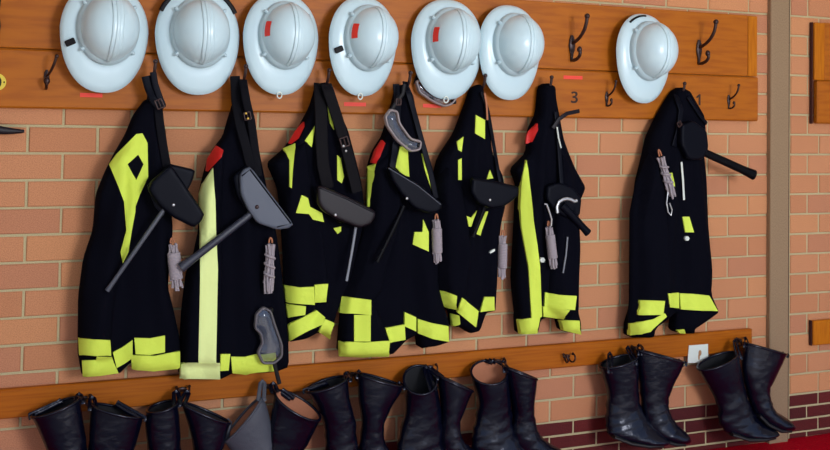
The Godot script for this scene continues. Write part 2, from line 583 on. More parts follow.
func build_racks() -> void:
	var top := thing("coat_rack", "long varnished timber coat rack of two planks holding helmets and coats", "rack", Vector3(1.2, 1.565, 0))
	part("upper_plank", box_mesh(Vector3(-1.6, 1.7835, 0.003), Vector3(3.283, 2.083, 0.030), 0.003), M.wood, top)
	part("lower_plank", box_mesh(Vector3(-1.6, 1.565, 0.003), Vector3(3.347, 1.7805, 0.034), 0.006), M.wood, top)
	part("end_batten", box_mesh(Vector3(3.284, 1.784, 0.003), Vector3(3.340, 2.081, 0.032), 0.003), M.wood_upright, top)
	for p in [[571.5, 45.0], [698.5, 49.0], [-4.0, 26.0]]:
		coat_hook("helmet_hook", P(p[0], p[1], 0.030), 1.55, top)
	for p in [[105.0, 30.0], [195.0, 32.0], [278.0, 38.0], [362.0, 41.0], [440.0, 43.0], [503.0, 48.0], [638.0, 52.0]]:
		coat_hook("helmet_hook", P(p[0], p[1], 0.030), 0.75, top)
	coat_hook("coat_hook", P(46.5, 77.0, 0.034), 0.95, top, 0.032, 0.012)
	for p in [[606.5, 97.0], [728.5, 100.0]]:
		coat_hook("coat_hook", P(p[0], p[1], 0.034), 0.9, top)
	for p in [[-66.0, 92.0], [150.0, 86.0], [239.0, 90.0], [321.0, 93.0], [401.0, 95.0], [475.0, 97.0], [540.5, 98.0], [672.0, 103.0]]:
		coat_hook("coat_hook", P(p[0], p[1], 0.034), 1.15, top)
	name_tape(80, 102.5, 95.2, 0.0345, top)
	name_tape(344, 366, 104.3, 0.0345, top)
	name_tape(423, 441, 105.8, 0.0345, top)
	name_tape(563.5, 582.5, 77.5, 0.0345, top)
	board_number("3", 574.5, 97.5, 0.0345, 0.055, top)
	board_number("1", 699.0, 100.0, 0.0345, 0.055, top)
	var c := P(-3.0, 82.0, 0.036)
	var mb := MB.new()
	mb.sweep([c, c + Vector3(0, 0, 0.0025)], 0.031, null, Vector3.ZERO, 24)
	tag(part("number_disc", mb, M.yellow, top), "round yellow disc")
	mb = MB.new()
	mb.ball(c + Vector3(0.024, 0, 0.003), Vector3(0.003, 0.003, 0.002), 6)
	mb.ball(c + Vector3(0.006, 0, 0.0025), Vector3(0.009, 0.019, 0.001), 10)
	part("disc_mark", mb, M.black, top)

	var rail := thing("boot_rail", "long narrow timber rail with small hooks holding pairs of boots", "rail", Vector3(1.2, 0.447, 0))
	part("plank", box_mesh(Vector3(-1.6, 0.447, 0.003), Vector3(3.318, 0.552, 0.030), 0.004), M.wood_rail, rail)
	for p in [[83, 398], [182, 389], [267, 386], [352, 374], [429, 367], [497, 361], [566, 356], [634, 348], [738, 340]]:
		boot_hook(p[0], p[1], rail)

	var card := thing("label_card", "small white card with a brown smudge fixed to the boot rail", "card", P(697, 353, 0.031))
	mb = MB.new()
	var q := PackedVector2Array()
	for v in [[689, 345.5], [708, 344], [708, 358], [703, 362.5], [687.5, 363]]:
		var w := P(v[0], v[1], 0.034)
		q.append(Vector2(w.x, w.y))
	slab(mb, q, 0.012, func(p): return 0.0345 + 0.02 * maxf(0.0, 0.47 - p.y), func(p): return 0.0312 + 0.02 * maxf(0.0, 0.47 - p.y))
	part("card", mb, M.white, card)
	mb = MB.new()
	mb.ball(P(700, 353, 0.0352), Vector3(0.009, 0.014, 0.0012), 8)
	mb.ball(P(699, 357, 0.0355), Vector3(0.005, 0.016, 0.0012), 8)
	part("smudge", mb, M.smudge, card)

	var r2 := thing("coat_rack", "timber coat rack end at the far right, beyond the tan strip", "rack", Vector3(4.3, 1.558, 0))
	part("upper_plank", box_mesh(Vector3(3.772, 1.778, 0.003), Vector3(5.6, 2.072, 0.030), 0.003), M.wood, r2)
	part("lower_plank", box_mesh(Vector3(3.722, 1.558, 0.003), Vector3(5.6, 1.776, 0.034), 0.006), M.wood, r2)
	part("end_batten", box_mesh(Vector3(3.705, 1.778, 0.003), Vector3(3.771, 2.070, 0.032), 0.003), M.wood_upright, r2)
	part("painted_edge_shade", box_mesh(Vector3(3.697, 1.556, 0.003), Vector3(3.7045, 2.072, 0.022), 0.002), M.gap_and_shade, r2)  # dark strip painted as the shadow line at the rack end, not a moulding
	var r3 := thing("boot_rail", "timber boot rail end at the lower right, beyond the tan strip", "rail", Vector3(4.3, 0.443, 0))
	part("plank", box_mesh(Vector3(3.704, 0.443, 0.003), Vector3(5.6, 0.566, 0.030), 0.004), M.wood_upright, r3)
	part("painted_edge_shade", box_mesh(Vector3(3.697, 0.441, 0.003), Vector3(3.7035, 0.567, 0.022), 0.002), M.gap_and_shade, r3)  # thin dark strip standing in for shade beside the rail end

# ------------------------------------------------------------------ helmets
func brim_r(a: float) -> Vector2:
	var e := 0.90
	var c := signf(cos(a)) * pow(absf(cos(a)), e)
	var s := signf(sin(a)) * pow(absf(sin(a)), e)
	var y := s * (0.176 if s > 0 else 0.234)
	var w := 0.163 * (1.0 - 0.05 * clampf(-y / 0.235, 0.0, 1.0) - 0.06 * clampf(y / 0.17, 0.0, 1.0))
	return Vector2(c * w, y)

func step_r(a: float) -> Vector2:
	return Vector2(0.107 * cos(a), 0.128 * sin(a) + 0.002)

func dome_at(a: float, k: float, off := 0.0) -> Vector3:
	var x := (0.104 + off) * cos(a) * k
	var y := (0.122 + off) * sin(a) * k + 0.002
	return Vector3(x, y, 0.030 + (0.114 + off) * pow(maxf(0.0, 1.0 - pow(k, 2.25)), 0.48))

func make_helmet() -> Node3D:
	var o := Node3D.new()
	o.name = "helmet"
	var n := 56
	var sheet := func(off: float) -> Array:
		var rows := []
		for i in 15:
			var ring := PackedVector3Array()
			for j in n:
				ring.append(dome_at(TAU * j / n, sin(PI * 0.5 * maxf(i, 0.02) / 14.0), off))
			rows.append(ring)
		for i in range(1, 13):
			var ring := PackedVector3Array()
			for j in n:
				var a := TAU * j / n
				var s := step_r(a) * (1.0 + off * 8.0)
				var d := dome_at(a, 1.0, off)
				var e := brim_r(a)
				if i <= 4:
					var p: Vector2 = Vector2(d.x, d.y).lerp(s, [0.25, 0.85, 1.0, 1.03][i - 1])
					ring.append(Vector3(p.x, p.y, [0.0315, 0.029, 0.022, 0.004][i - 1] + off))
				else:
					var t := (i - 4) / 8.0
					var p: Vector2 = (s * 1.05).lerp(e, t)
					ring.append(Vector3(p.x, p.y, -0.024 * t * t - (0.006 if i == 12 else 0.0) + off))
			rows.append(ring)
		return rows
	var mb := MB.new()
	var out: Array = sheet.call(0.0)
	var inn: Array = sheet.call(-0.004)
	inn.reverse()
	mb.grid(out + inn, true)
	mb.volume_fix(0)
	part("shell", mb, M.shell, o, true)
	# comb over the crown from back to front
	mb = MB.new()
	for lane in [[0.0, 0.021, 0.0045], [0.0, 0.008, 0.0075]]:
		var pts := []
		for k in 23:
			var f := -1.42 + 2.84 * k / 22.0
			var dk := dome_at(PI * 0.5 if f > 0 else -PI * 0.5, absf(sin(f)))
			pts.append(Vector3(0, dk.y, dk.z))
		var ends := []
		for k in 23:
			ends.append(lane[1] * (0.55 + 0.45 * minf(1.0, minf(k, 22 - k) / 5.0)))
		var from := mb.ix.size()
		var rows := []
		for k in 23:
			var f := -1.42 + 2.84 * k / 22.0
			var up := Vector3(0, sin(f), cos(f)).normalized()
			var ring := PackedVector3Array()
			for q in 12:
				var a := TAU * q / 12
				ring.append(pts[k] + Vector3.RIGHT * (ends[k] * signf(cos(a)) * pow(absf(cos(a)), 0.6)) + up * (lane[2] * signf(sin(a)) * pow(absf(sin(a)), 0.6)))
			rows.append(ring)
		mb.grid(rows, true)
		mb.fan(rows[0], pts[0], false)
		mb.fan(rows[22], pts[22], true)
		mb.volume_fix(from)
	part("comb", mb, M.shell, o, true)
	# grey band around the crown's foot with its lugs
	mb = MB.new()
	var rows := []
	for prof in [[0.95, 0.034], [1.03, 0.027], [1.06, 0.018], [1.07, 0.003], [1.05, -0.002], [0.96, 0.002]]:
		var ring := PackedVector3Array()
		for j in n:
			var s: Vector2 = step_r(TAU * j / n) * prof[0]
			ring.append(Vector3(s.x, s.y, prof[1]))
		rows.append(ring)
	mb.grid(rows, true)
	mb.volume_fix(0)
	part("crown_band", mb, M.band, o, true)
	for deg in [38, 142, 218, 322]:
		var a := deg_to_rad(deg)
		var s := step_r(a) * 1.06
		mb = MB.new()
		mb.rbox(Vector3(s.x, s.y, 0.018), Vector3(0.024, 0.014, 0.019), 0.005, Basis(Vector3.BACK, a))
		part("lug", mb, M.band, o, true)
	return o

func helmet_extra(h: Node3D, kind: String) -> void:
	var mb := MB.new()
	if kind == "sticker":
		var rows := []
		for off in [0.0012, 0.0026]:
			for i in 7:
				var r := PackedVector3Array()
				for j in 4:
					r.append(dome_at(PI - 0.10 + 0.50 * (i - 3) / 6.0, 0.992 - 0.07 * j / 3.0, off))
				rows.append(r)
		var lo: Array = rows.slice(0, 7)
		var hi: Array = rows.slice(7)
		mb.grid(hi, false)
		mb.grid(lo, false)
		tag(part("sticker", mb, M.sticker, h, true), "red rectangular sticker")
	elif kind == "clip":
		mb.rbox(Vector3(-0.130, -0.060, -0.002), Vector3(0.036, 0.023, 0.014), 0.003, Basis(Vector3.BACK, 0.5) * Basis(Vector3.UP, -0.3))
		tag(part("clip", mb, M.black, h, true), "small black clip on the brim")
	elif kind == "ring":
		mb.torus(Vector3(-0.004, -0.236, -0.020), Vector3(0.010, 0, 0), Vector3(0, 0.012, 0), 0.0028)
		tag(part("hanging_ring", mb, M.white, h, true), "small white ring at the brim's tip")
	elif kind == "strap" or kind == "side_strap":
		var pts := []
		for k in 15:
			var a := deg_to_rad(lerpf(26.0, 154.0, k / 14.0)) if kind == "strap" else deg_to_rad(lerpf(92.0, 132.0, k / 14.0))
			var e := brim_r(a) * (0.995 if kind == "strap" else 0.93)
			pts.append(Vector3(e.x, e.y, -0.018 if kind == "strap" else -0.012))
		mb.sweep(pts, 0.010 if kind == "strap" else 0.005, 0.006, Vector3.BACK, 8)
		tag(part("chin_strap", mb, M.black, h, true), "black strap across the top of the brim")
	elif kind == "speck":
		mb.rbox(Vector3(-0.055, -0.155, -0.012), Vector3(0.010, 0.006, 0.003), 0.001)
		part("rivet", mb, M.black, h, true)
	elif kind == "nick":
		mb.rbox(Vector3(0.012, -0.222, -0.028), Vector3(0.003, 0.014, 0.003), 0.001)
		part("brim_slot", mb, M.black, h, true)

func build_helmets() -> void:
	var proto := make_helmet()
	# px of the crown's middle, roll, turn, lean, size, extras, label
	var spots := [
		[112.0, 27.5, -2.0, 10.0, -2.0, 1.0, ["clip", "nick"], "white helmet with a black clip and no sticker, first on the rack's left"],
		[203.5, 31.5, 1.0, 3.0, -2.0, 1.0, ["strap"], "white helmet with a black strap over its brim's top corners, second from left"],
		[291.0, 34.5, -2.0, 9.0, -2.0, 0.99, ["sticker", "ring"], "white helmet with a red sticker but no clip, third from left"],
		[375.5, 37.5, -4.0, 13.0, -2.0, 1.0, ["sticker", "clip", "ring"], "white helmet with both a red sticker and a dark clip"],
		[457.5, 40.0, -2.0, 3.0, -2.0, 1.04, ["sticker", "ring"], "white helmet with a red sticker and goggles tucked behind its brim"],
		[522.5, 44.0, -2.0, 9.0, -2.0, 1.01, ["speck"], "plain white helmet beside the empty hook above number 3"],
		[657.5, 50.5, -2.0, 8.0, -2.0, 1.01, ["side_strap"], "white helmet hanging apart from the others with a thin dark strap"],
	]
	for i in spots.size():
		var s: Array = spots[i]
		var h: Node3D = proto if i == 0 else proto.duplicate()
		h.name = numbered("helmet")
		add_child(h, true)
		var turn := Basis(Vector3.BACK, deg_to_rad(s[2])) * Basis(Vector3.UP, deg_to_rad(s[3])) * Basis(Vector3.RIGHT, deg_to_rad(s[4]))
		var c := P(s[0], s[1], 0.165)
		h.transform = Transform3D(turn.scaled(Vector3.ONE * float(s[5])), c - turn * Vector3(0, 0, 0.06))
		tag(h, s[7], "helmet", "white helmets hung along the coat rack")
	for i in spots.size():
		var h: Node3D = get_node("helmet" if i == 0 else "helmet_%03d" % i)
		for e in spots[i][6]:
			helmet_extra(h, e)

# ------------------------------------------------------------------ coats
var jackets := []

func layer(flat: Array, zb: float, thick: float, soft: float, hook: Vector2, phase: float, amp: float, smooth_ := true) -> Dictionary:
	var px := pts2(flat)
	if smooth_: px = rounder(px)
	var poly := PackedVector2Array()
	var x0 := 1e9
	var x1 := -1e9
	for p in px:
		x0 = minf(x0, p.x)
		x1 = maxf(x1, p.x)
	var y0 := 1e9
	var y1 := -1e9
	for p in px:
		y0 = minf(y0, p.y)
		y1 = maxf(y1, p.y)
	for p in px:
		var w := P(p.x, p.y, zb + thick * 0.5 * (maxf(smoothstep(0.2, 0.8, (p.x - x0) / (x1 - x0)), smoothstep(0.86, 0.97, (p.y - y0) / (y1 - y0))) if smooth_ else 1.0))
		poly.append(Vector2(w.x, w.y))
	var h := P(hook.x, hook.y, zb)
	return {"poly": poly if smooth_ else Geometry2D.offset_polygon(poly, -0.005)[0], "zb": zb, "t": thick, "r": soft, "hook": Vector2(h.x, h.y), "ph": phase, "amp": amp}

func swell(l: Dictionary, p: Vector2) -> float:
	# 0 at the outline, 1 inside
	if not Geometry2D.is_point_in_polygon(p, l.poly):
		return 0.0
	var k := minf(rim_distance(p, l.poly) / l.r, 1.0)
	return sqrt(1.0 - (1.0 - k) * (1.0 - k))

func layer_z(l: Dictionary, p: Vector2) -> float:
	var s := swell(l, p)
	var drop: float = maxf(l.hook.y - p.y, 0.0)
	var q: float = (p.x - l.hook.x) / (drop + 0.22)
	var f := sin(q * 30.0 + l.ph) + 0.55 * sin(q * 53.0 + 1.7 * l.ph + p.y * 4.0) + 0.35 * sin(p.y * 17.0 + p.x * 21.0 + l.ph)
	return l.zb + l.t * (0.5 + 0.5 * s) + l.amp * f * s * clampf(drop * 2.2, 0.15, 1.0)

func coat_z(j: Array, p: Vector2) -> float:
	var z := layer_z(j[0], p)
	for k in range(1, j.size()):
		z += j[k].t * swell(j[k], p)
	return z

# the spot on a coat's front that shows at a point of the frame
func on_coat(j: Array, x: float, y: float, lift := 0.0) -> Vector3:
	var p := P(x, y, 0.12)
	for k in 9:
		p = P(x, y, lerpf(p.z, coat_z(j, Vector2(p.x, p.y)) + lift, 0.7))
	return p

func coat_piece(called: String, j: Array, at: int, m: Material, o: Node3D) -> MeshInstance3D:
	var mb := MB.new()
	var l: Dictionary = j[at]
	if at == 0:
		slab(mb, l.poly, 0.014, func(p): return layer_z(l, p), func(_p): return l.zb, false)
	else:
		slab(mb, l.poly, 0.014, func(p): return coat_z(j, p) + 0.0015, func(p): return layer_z(j[0], p) - 0.004, false)
	return part(called, mb, m, o)

func patch(called: String, flat: Array, j: Array, lift: float, m: Material, o: Node3D, smooth_ := false) -> MeshInstance3D:
	var px := pts2(flat)
	if smooth_: px = rounder(px)
	px = resampled(px, 4.0)
	var poly := PackedVector2Array()
	for p in px:
		var w := on_coat(j, p.x, p.y, lift)
		poly.append(Vector2(w.x, w.y))
	var mb := MB.new()
	var e := 0.006
	var top := func(p: Vector2) -> float:
		return maxf(maxf(coat_z(j, p), maxf(coat_z(j, p + Vector2(e, 0)), coat_z(j, p - Vector2(e, 0)))), maxf(coat_z(j, p + Vector2(0, e)), coat_z(j, p - Vector2(0, e)))) + lift
	slab(mb, poly, 0.011, top, func(p): return coat_z(j, p) - 0.006)
	return part(called, mb, m, o)

func coat(label: String, at: Vector2, body: Array, sleeves: Array, pieces: Array, seed_: float) -> Array:
	var base := P(at.x, at.y, 0.10)
	var o := thing("turnout_coat", label, "coat", Vector3(base.x, base.y - 0.05, 0.06), "dark fire coats hanging on the rack")
	var j := [layer(body, 0.048, 0.085, 0.055, at, seed_, 0.011)]
	coat_piece("coat_body", j, 0, M.cloth, o)
	for s in sleeves:
		j.append(layer(s, 0.095, 0.024, 0.04, at, 0.0, 0.0, false))
		coat_piece("sleeve", j, j.size() - 1, M.cloth, o)
	var lift := 0.0035
	for q in pieces:
		var m: Material = {"lime": M.lime, "pale": M.pale_lime, "red": M.red, "black": M.cloth_in, "white": M.white}[q[1]]
		var r := patch(q[0], q[2], j, lift, m, o)
		lift += 0.0006
		if q[1] == "red": tag(r, "red shoulder patch")
		if q[1] == "pale": tag(r, "pale yellow reflective stripe")
	# the loop that hangs on the hook
	var mb := MB.new()
	var top := Vector3(base.x, base.y, 0.095)
	mb.sweep([top + Vector3(-0.010, -0.03, 0.0), top + Vector3(-0.008, 0.010, 0.0), top + Vector3(0.0, 0.022, 0.002), top + Vector3(0.008, 0.010, 0.0), top + Vector3(0.010, -0.03, 0.0)], 0.006, 0.003, Vector3.BACK)
	part("hanging_loop", mb, M.webbing, o)
	jackets.append(j)
	return [j, o]

func build_coats() -> void:
	coat("dark fire coat with a lime diamond stripe on its chest, first on the left", Vector2(151, 96),
		[145,100, 153,98, 159,112, 165,150, 170,190, 173,230, 170,258, 168,288, 174,311, 180,340, 180.5,367, 154,371, 133,369, 131,362, 119,374, 82,376.5, 78,354, 77.5,337, 78,296, 83,258, 92.5,230, 95.5,194, 104,173, 113,155, 125.5,134, 133,116],
		[[113,158, 125,150, 130,200, 122,260, 114,310, 112,340, 112,358, 78.5,356, 77.5,337, 78,296, 83,258, 92.5,230, 95.5,194, 104,173]],
		[["chest_stripe", "lime", [136.4,134, 142.5,133.3, 138.2,154.6, 127.6,164.2, 132.2,173.1, 136.4,180.2, 135.4,212, 132,230, 128.5,252, 122.7,263.4, 120.4,252, 126,230, 124,201.6, 118.7,187.3, 109,164.2, 116.9,153.6, 131.1,139.3]],
		["chest_stripe", "lime", [142.5,133.3, 147.5,142.9, 148.2,176.7, 140,194.4, 135.8,206, 136.4,180.2, 143.6,164.2, 138.2,154.6]],
		["cuff_band", "lime", [78.1,337.9, 94,339.5, 110.2,340.1, 111,355.2, 96,356, 78.9,354.1]],
		["hem_band", "lime", [81.9,360.5, 96,360, 97,356.5, 112,357, 114,363, 118.6,373, 100,375.5, 82.7,376.6]],
		["hem_band", "lime", [112.9,352.2, 122,347.5, 132.5,340.1, 132.5,357.9, 124,364, 116.7,368]],
		["hem_band", "lime", [134.4,337.9, 150,338.5, 165,335.6, 165,352.2, 150,355, 135.6,354.1]],
		["hem_band", "lime", [131,355.2, 155,356, 179.8,351, 179.8,368, 154,371, 131.8,369.2]]], 0.3)
	coat("dark fire coat with one broad pale yellow stripe and block hem, second from the left", Vector2(241, 93),
		[238,84, 247,84, 252,110, 257,140, 264,175, 272,210, 278,243, 283.5,288, 288,326, 289,367, 276,372, 258,373, 232,373, 220,379.5, 180,379, 179.5,340, 181,310, 185.5,273, 193,254, 198,230, 198,194, 205.5,164, 212,150, 223,136, 229,116, 235,98],
		[[207,165, 216,150, 224,150, 222,200, 222,290, 219,364, 182,364, 181,310, 185.5,273, 193,254, 198,230, 198.5,194]],
		[["shoulder_patch", "red", [205.6,171, 207.3,159, 216.2,145.4, 223.3,150, 221.6,157, 207.3,171]],
		["chest_stripe", "pale", [212.7,167.8, 215.3,200, 216,230, 218,269, 216.1,363.6, 198.3,363.6, 200.2,276.7, 199.5,220, 198.9,194.4, 202,184]],
		["hem_band", "pale", [180.2,362.8, 219.9,362.8, 219.9,379, 179.8,378.5]],
		["hem_band", "lime", [220.2,354.1, 230.4,354.1, 228.6,370.4, 220.2,371]],
		["hem_band", "lime", [231.2,356.8, 245,357, 256.9,354.1, 257.6,372.2, 245,374, 232.3,373]],
		["hem_band", "lime", [257,355.2, 275.8,353, 276.5,371, 257.6,372.2]]], 1.4)
	coat("dark fire coat with crossed lime cuff bands, hung behind two broad straps", Vector2(322, 96),
		[317,84, 328,82, 334,98, 341,115, 348,130, 356,160, 362,185, 365,215, 358,245, 350,279, 337,312, 333.5,323, 329,339, 318.5,332, 306,339, 288.3,342, 284.5,325, 283.5,286, 282.5,256, 280,215, 276.7,187, 266,163.3, 283.3,148.3, 296,131, 310,106.7],
		[[284,150, 305,140, 312,190, 322,240, 328,284, 327,302, 314.7,303, 310,318, 322,312, 333,322, 329,338.5, 319,332, 289,341, 284.5,325, 283.5,286, 282.5,256, 280,215, 276.7,187, 267,163.5]],
		[["shoulder_patch", "red", [288.3,143.3, 295,131.7, 303.3,121.7, 304,126.7, 298.3,138.3, 290.7,144]],
		["chest_stripe", "lime", [283.3,148.3, 295,143.3, 292.7,170, 291.7,188.3, 289.3,186.7, 289.3,160]],
		["chest_stripe", "lime", [315,126, 311.7,147.3, 305,140.7]],
		["chest_stripe", "lime", [326.7,101.7, 331.7,108.3, 334,130, 330,123.3]],
		["chest_stripe", "lime", [337.3,155, 340.7,158.3, 344,176.7, 341.7,183.3, 337.3,180]],
		["waist_stripe", "lime", [301.7,195, 308,198, 310,206.7, 322,213, 324,222, 313,219.6, 309,214, 296,213]],
		["waist_stripe", "lime", [333.6,228.3, 341,226.4, 341,231, 337.4,234]],
		["cuff_band", "lime", [283.8,284.9, 300,287.5, 314,286.8, 314.7,304.9, 300,304, 285.7,301.9]],
		["cuff_band", "lime", [314.7,284.9, 327.9,283.8, 326,301.9, 314.7,302.6]],
		["cuff_band", "lime", [285.7,303.8, 306,306.4, 305.3,315, 287.2,317]],
		["hem_band", "lime", [287.2,324.5, 302,318, 316.6,310.2, 324.9,317, 322.3,324.5, 306,332, 288.3,341.5]],
		["hem_band", "lime", [324.9,318.9, 333.6,322.6, 329,338.9, 318.5,332]]], 2.6)
	coat("dark fire coat with a lime T-shaped hem band and clear goggles over its neck", Vector2(402, 98),
		[397,86, 407,84, 413,97, 417,130, 425,153, 432,183, 437,205, 441,225, 437,255, 437.5,285, 443,305, 448.5,322, 449,342, 436,346, 420,348.6, 418,334, 405.5,339.6, 390,356, 339.5,356.5, 339,312, 341,296, 350,275, 362,235, 366,203, 366.7,167, 371,152, 382,136, 392,105],
		[[367,168, 390,150, 400,190, 392,240, 380,290, 372,300, 389,338, 388,355.5, 340,356, 339.5,312, 341.5,296, 350,275, 362,235, 366,203]],
		[["shoulder_patch", "red", [381.7,140, 385,143.3, 380,156.7, 375,164, 370.7,162.7, 375,150]],
		["chest_stripe", "lime", [367.3,166.7, 375,163.3, 370.7,183.3, 369.3,206.7, 366.9,206.7]],
		["chest_stripe", "lime", [400,146.7, 407.3,145, 409.3,176.7, 403.3,175, 395,166.7]],
		["chest_stripe", "lime", [421.7,153.3, 426,158.3, 436.7,193.3, 434,196.7, 425,170]],
		["pocket_stripe", "lime", [423.3,219.6, 428.7,232, 428.7,251.6, 412.7,244.4, 414.4,232, 422.6,232]],
		["cuff_band", "lime", [341,296.2, 371.3,300, 371.3,315, 339,312.5]],
		["hem_stripe", "lime", [354.3,315, 370.6,315, 370.6,341.5, 354.3,341.5]],
		["hem_band", "lime", [339,341.5, 365,342.5, 390,340.8, 388.3,355.8, 362,357, 339.5,356.4]],
		["hem_band", "lime", [385.3,328.3, 404.5,324.5, 405.3,339.6, 390.2,342.6]],
		["hem_band", "lime", [404.5,312, 416.2,317.3, 416.2,331.5, 404.5,326.2]],
		["hem_band", "lime", [418,319, 433,323.5, 448.2,326.2, 448.7,341.8, 433,339, 418,333.3]]], 3.7)
	coat("dark fire coat with small lime chest marks, hung left of the third-peg coat", Vector2(477, 98),
		[472,88, 481,84, 486,104, 492,156, 503,177, 505,200, 500,222, 497,260, 495,296, 494.5,311, 486,313, 480,331, 470,333.5, 460,327, 452,326.5, 450,312, 443,307, 437.5,287, 436,240, 434,205, 430,184, 437,157, 453,133, 466,103],
		[[432,184, 445,165, 462,190, 468,250, 463,296, 457,310, 443,306, 438,287, 436.5,240, 434.5,205]],
		[["chest_stripe", "lime", [475.7,115, 485,120, 485,139, 475,133.3]],
		["chest_stripe", "lime", [456.7,141.7, 463.3,136.7, 461.7,151.7, 458.3,150]],
		["chest_stripe", "lime", [458.3,160, 461.7,158.3, 461.7,180, 458.3,180]],
		["chest_stripe", "lime", [490,170, 493.3,178.3, 486.7,179.3]],
		["waist_stripe", "lime", [466.7,216, 471.3,217.8, 476.6,210.7, 471.3,226.7, 468.8,226.7]],
		["waist_stripe", "lime", [485.5,211.4, 488,211.4, 480.2,235.5, 475.6,233.8]],
		["cuff_band", "lime", [437.5,290, 447,292, 457,296, 455.3,309.5, 443,306.7]],
		["hem_band", "lime", [451,313.8, 458.9,315.5, 460,324.4, 451.8,326.2]],
		["hem_band", "lime", [462.4,297.8, 478.4,311, 476,327.3, 457,312]],
		["hem_band", "lime", [484.5,297, 494.4,297, 494.4,310.2, 480.2,312]],
		["button", "white", [489.5,252, 493,249.5, 495,249, 495,251, 490,253.5]]], 4.4)
	coat("dark fire coat with one long lime stripe down its front, hung by number 3", Vector2(545, 98),
		[538,87, 545,83, 552.7,86, 554,100, 557,113, 562,137, 569,155, 575,170, 584.3,187, 579,202, 578,217, 578.5,250, 577.3,294, 577,311, 579.5,321, 580,334.5, 562,331, 558,319, 545,317, 540,320, 536.7,334, 519,334.3, 516.7,317, 510,283, 512.7,233, 514,207, 515,185, 509.3,169, 525,153, 526.7,130, 535.7,113],
		[[556,150, 575,172, 583.5,187, 578.5,202, 577.5,217, 578,250, 577,294, 576,310, 560,319, 545,306, 548,260, 552,200]],
		[["shoulder_patch", "red", [536.7,123.3, 537.7,130, 531.7,141.7, 526,144, 526.5,137, 528.3,131.7]],
		["chest_stripe", "lime", [525.7,160, 528.3,170, 533.3,220, 537.5,245, 540,266.7, 541.7,316.7, 531.7,319.3, 528.3,266.7, 521,228, 519.5,205, 520.7,183.3]],
		["hem_band", "lime", [517.3,320, 540,316.7, 536.7,333.3, 519.3,334]],
		["hem_band", "lime", [559.3,320, 579.3,320.7, 580,334.3, 561.7,330]],
		["cuff_band", "lime", [542.7,306.3, 570,310.2, 561.7,319, 543.3,316.7]],
		["cuff_band", "lime", [545,292.3, 560,295, 576.7,296, 575,310, 560,309, 544.3,306.7]],
		["press_stud", "white", [541,257.5, 543.5,257.5, 544.8,260, 543.5,262.3, 541,262.3, 539.8,260]]], 5.1)
	coat("dark fire coat hanging apart at the right, under the lone helmet", Vector2(679, 100),
		[672,92, 680,87, 688,91, 696,104, 703,116, 704.3,137, 702,150, 705,177, 707.7,220, 711,266, 709.5,293, 718.3,312, 706,321, 692,328.5, 692,334, 674,332, 672,311, 666,317, 654,328, 652,338, 628.5,337, 628.3,322, 630,300, 630.7,213, 631.7,205, 635,180, 640,160, 645,137, 651.7,123, 661,107],
		[[637,182, 650,150, 662,190, 665,250, 666,301, 665,315, 651,331, 629,334.5, 628.8,322, 630.5,300, 631,213]],
		[["chest_stripe", "lime", [669,173, 671.7,172.7, 675,186.7, 670.7,185]],
		["pocket_stripe", "lime", [682.3,216.7, 689.3,216.7, 694,232.3, 685,232.3]],
		["cuff_band", "lime", [638.3,300, 665,301, 663.3,315, 638.3,315]],
		["hem_band", "lime", [628.5,323.3, 642,321.5, 653.3,319.3, 665,313.3, 666.7,316.7, 650,331.7, 640,333.8, 628.5,335]],
		["hem_band", "lime", [668.3,293.3, 679,292.7, 679,308.3, 670,307.3]],
		["hem_band", "lime", [680,293.3, 694,294, 709.3,295.7, 717.7,311, 700,310.6, 680.7,309.3]],
		["hem_band", "lime", [676.7,330, 684,329.3, 684,333.3, 678.3,333]],
		["press_stud", "white", [685.7,236.3, 688,236.3, 689.3,238.3, 688,240.6, 685.7,240.6, 684.6,238.3]]], 6.0)

# ------------------------------------------------------------------ belts, axes, ropes, goggles
func line_on(j: Array, flat: Array, lift: float, step := 5.0) -> Array:
	var out := []
	for k in range(0, flat.size() - 2, 2):
		var a := Vector2(flat[k], flat[k + 1])
		var b := Vector2(flat[k + 2], flat[k + 3])
		var n := maxi(1, roundi(a.distance_to(b) / step))
		for i in n + (1 if k == flat.size() - 4 else 0):
			var p := a.lerp(b, float(i) / n)
			out.append(on_coat(j, p.x, p.y, lift))
	# ease the folds out of the line: a strap bridges them
	for q in 6:
		var e := out.duplicate()
		for i in range(1, out.size() - 1):
			var z: float = (out[i - 1].z + out[i].z * 2.0 + out[i + 1].z) * 0.25
			z = maxf(z, out[i].z)
			e[i] = out[i] + (eye.origin - out[i]) * ((z - out[i].z) / (eye.origin.z - out[i].z))
		out = e
	return out

func pouch(called: String, flat: Array, z: float, thick: float, m: Material, o: Node3D, soft := 0.012, smooth_ := true) -> MeshInstance3D:
	var px := pts2(flat)
	if smooth_: px = rounder(px)
	var poly := PackedVector2Array()
	for p in px:
		var w := P(p.x, p.y, z)
		poly.append(Vector2(w.x, w.y))
	var mb := MB.new()
	var edge := resampled(poly, 0.01)
	var f := func(p: Vector2) -> float:
		var k := minf(rim_distance(p, edge) / soft, 1.0)
		return z + thick * (0.55 + 0.45 * sqrt(1.0 - (1.0 - k) * (1.0 - k)))
	slab(mb, poly, 0.009, f, func(_p): return z - thick * 0.3, false)
	return part(called, mb, m, o)

func stud(px: float, py: float, z: float, r: float, m: Material, o: Node3D) -> void:
	var mb := MB.new()
	mb.ball(P(px, py, z), Vector3(r, r, r * 0.6), 6)
	part("stud", mb, m, o)

func stitched(flat: Array, z: float, m: Material, o: Node3D) -> void:
	var mb := MB.new()
	var pts := []
	for k in range(0, flat.size(), 2):
		pts.append(P(flat[k], flat[k + 1], z))
	mb.sweep(pts, 0.0028)
	part("piping", mb, m, o)

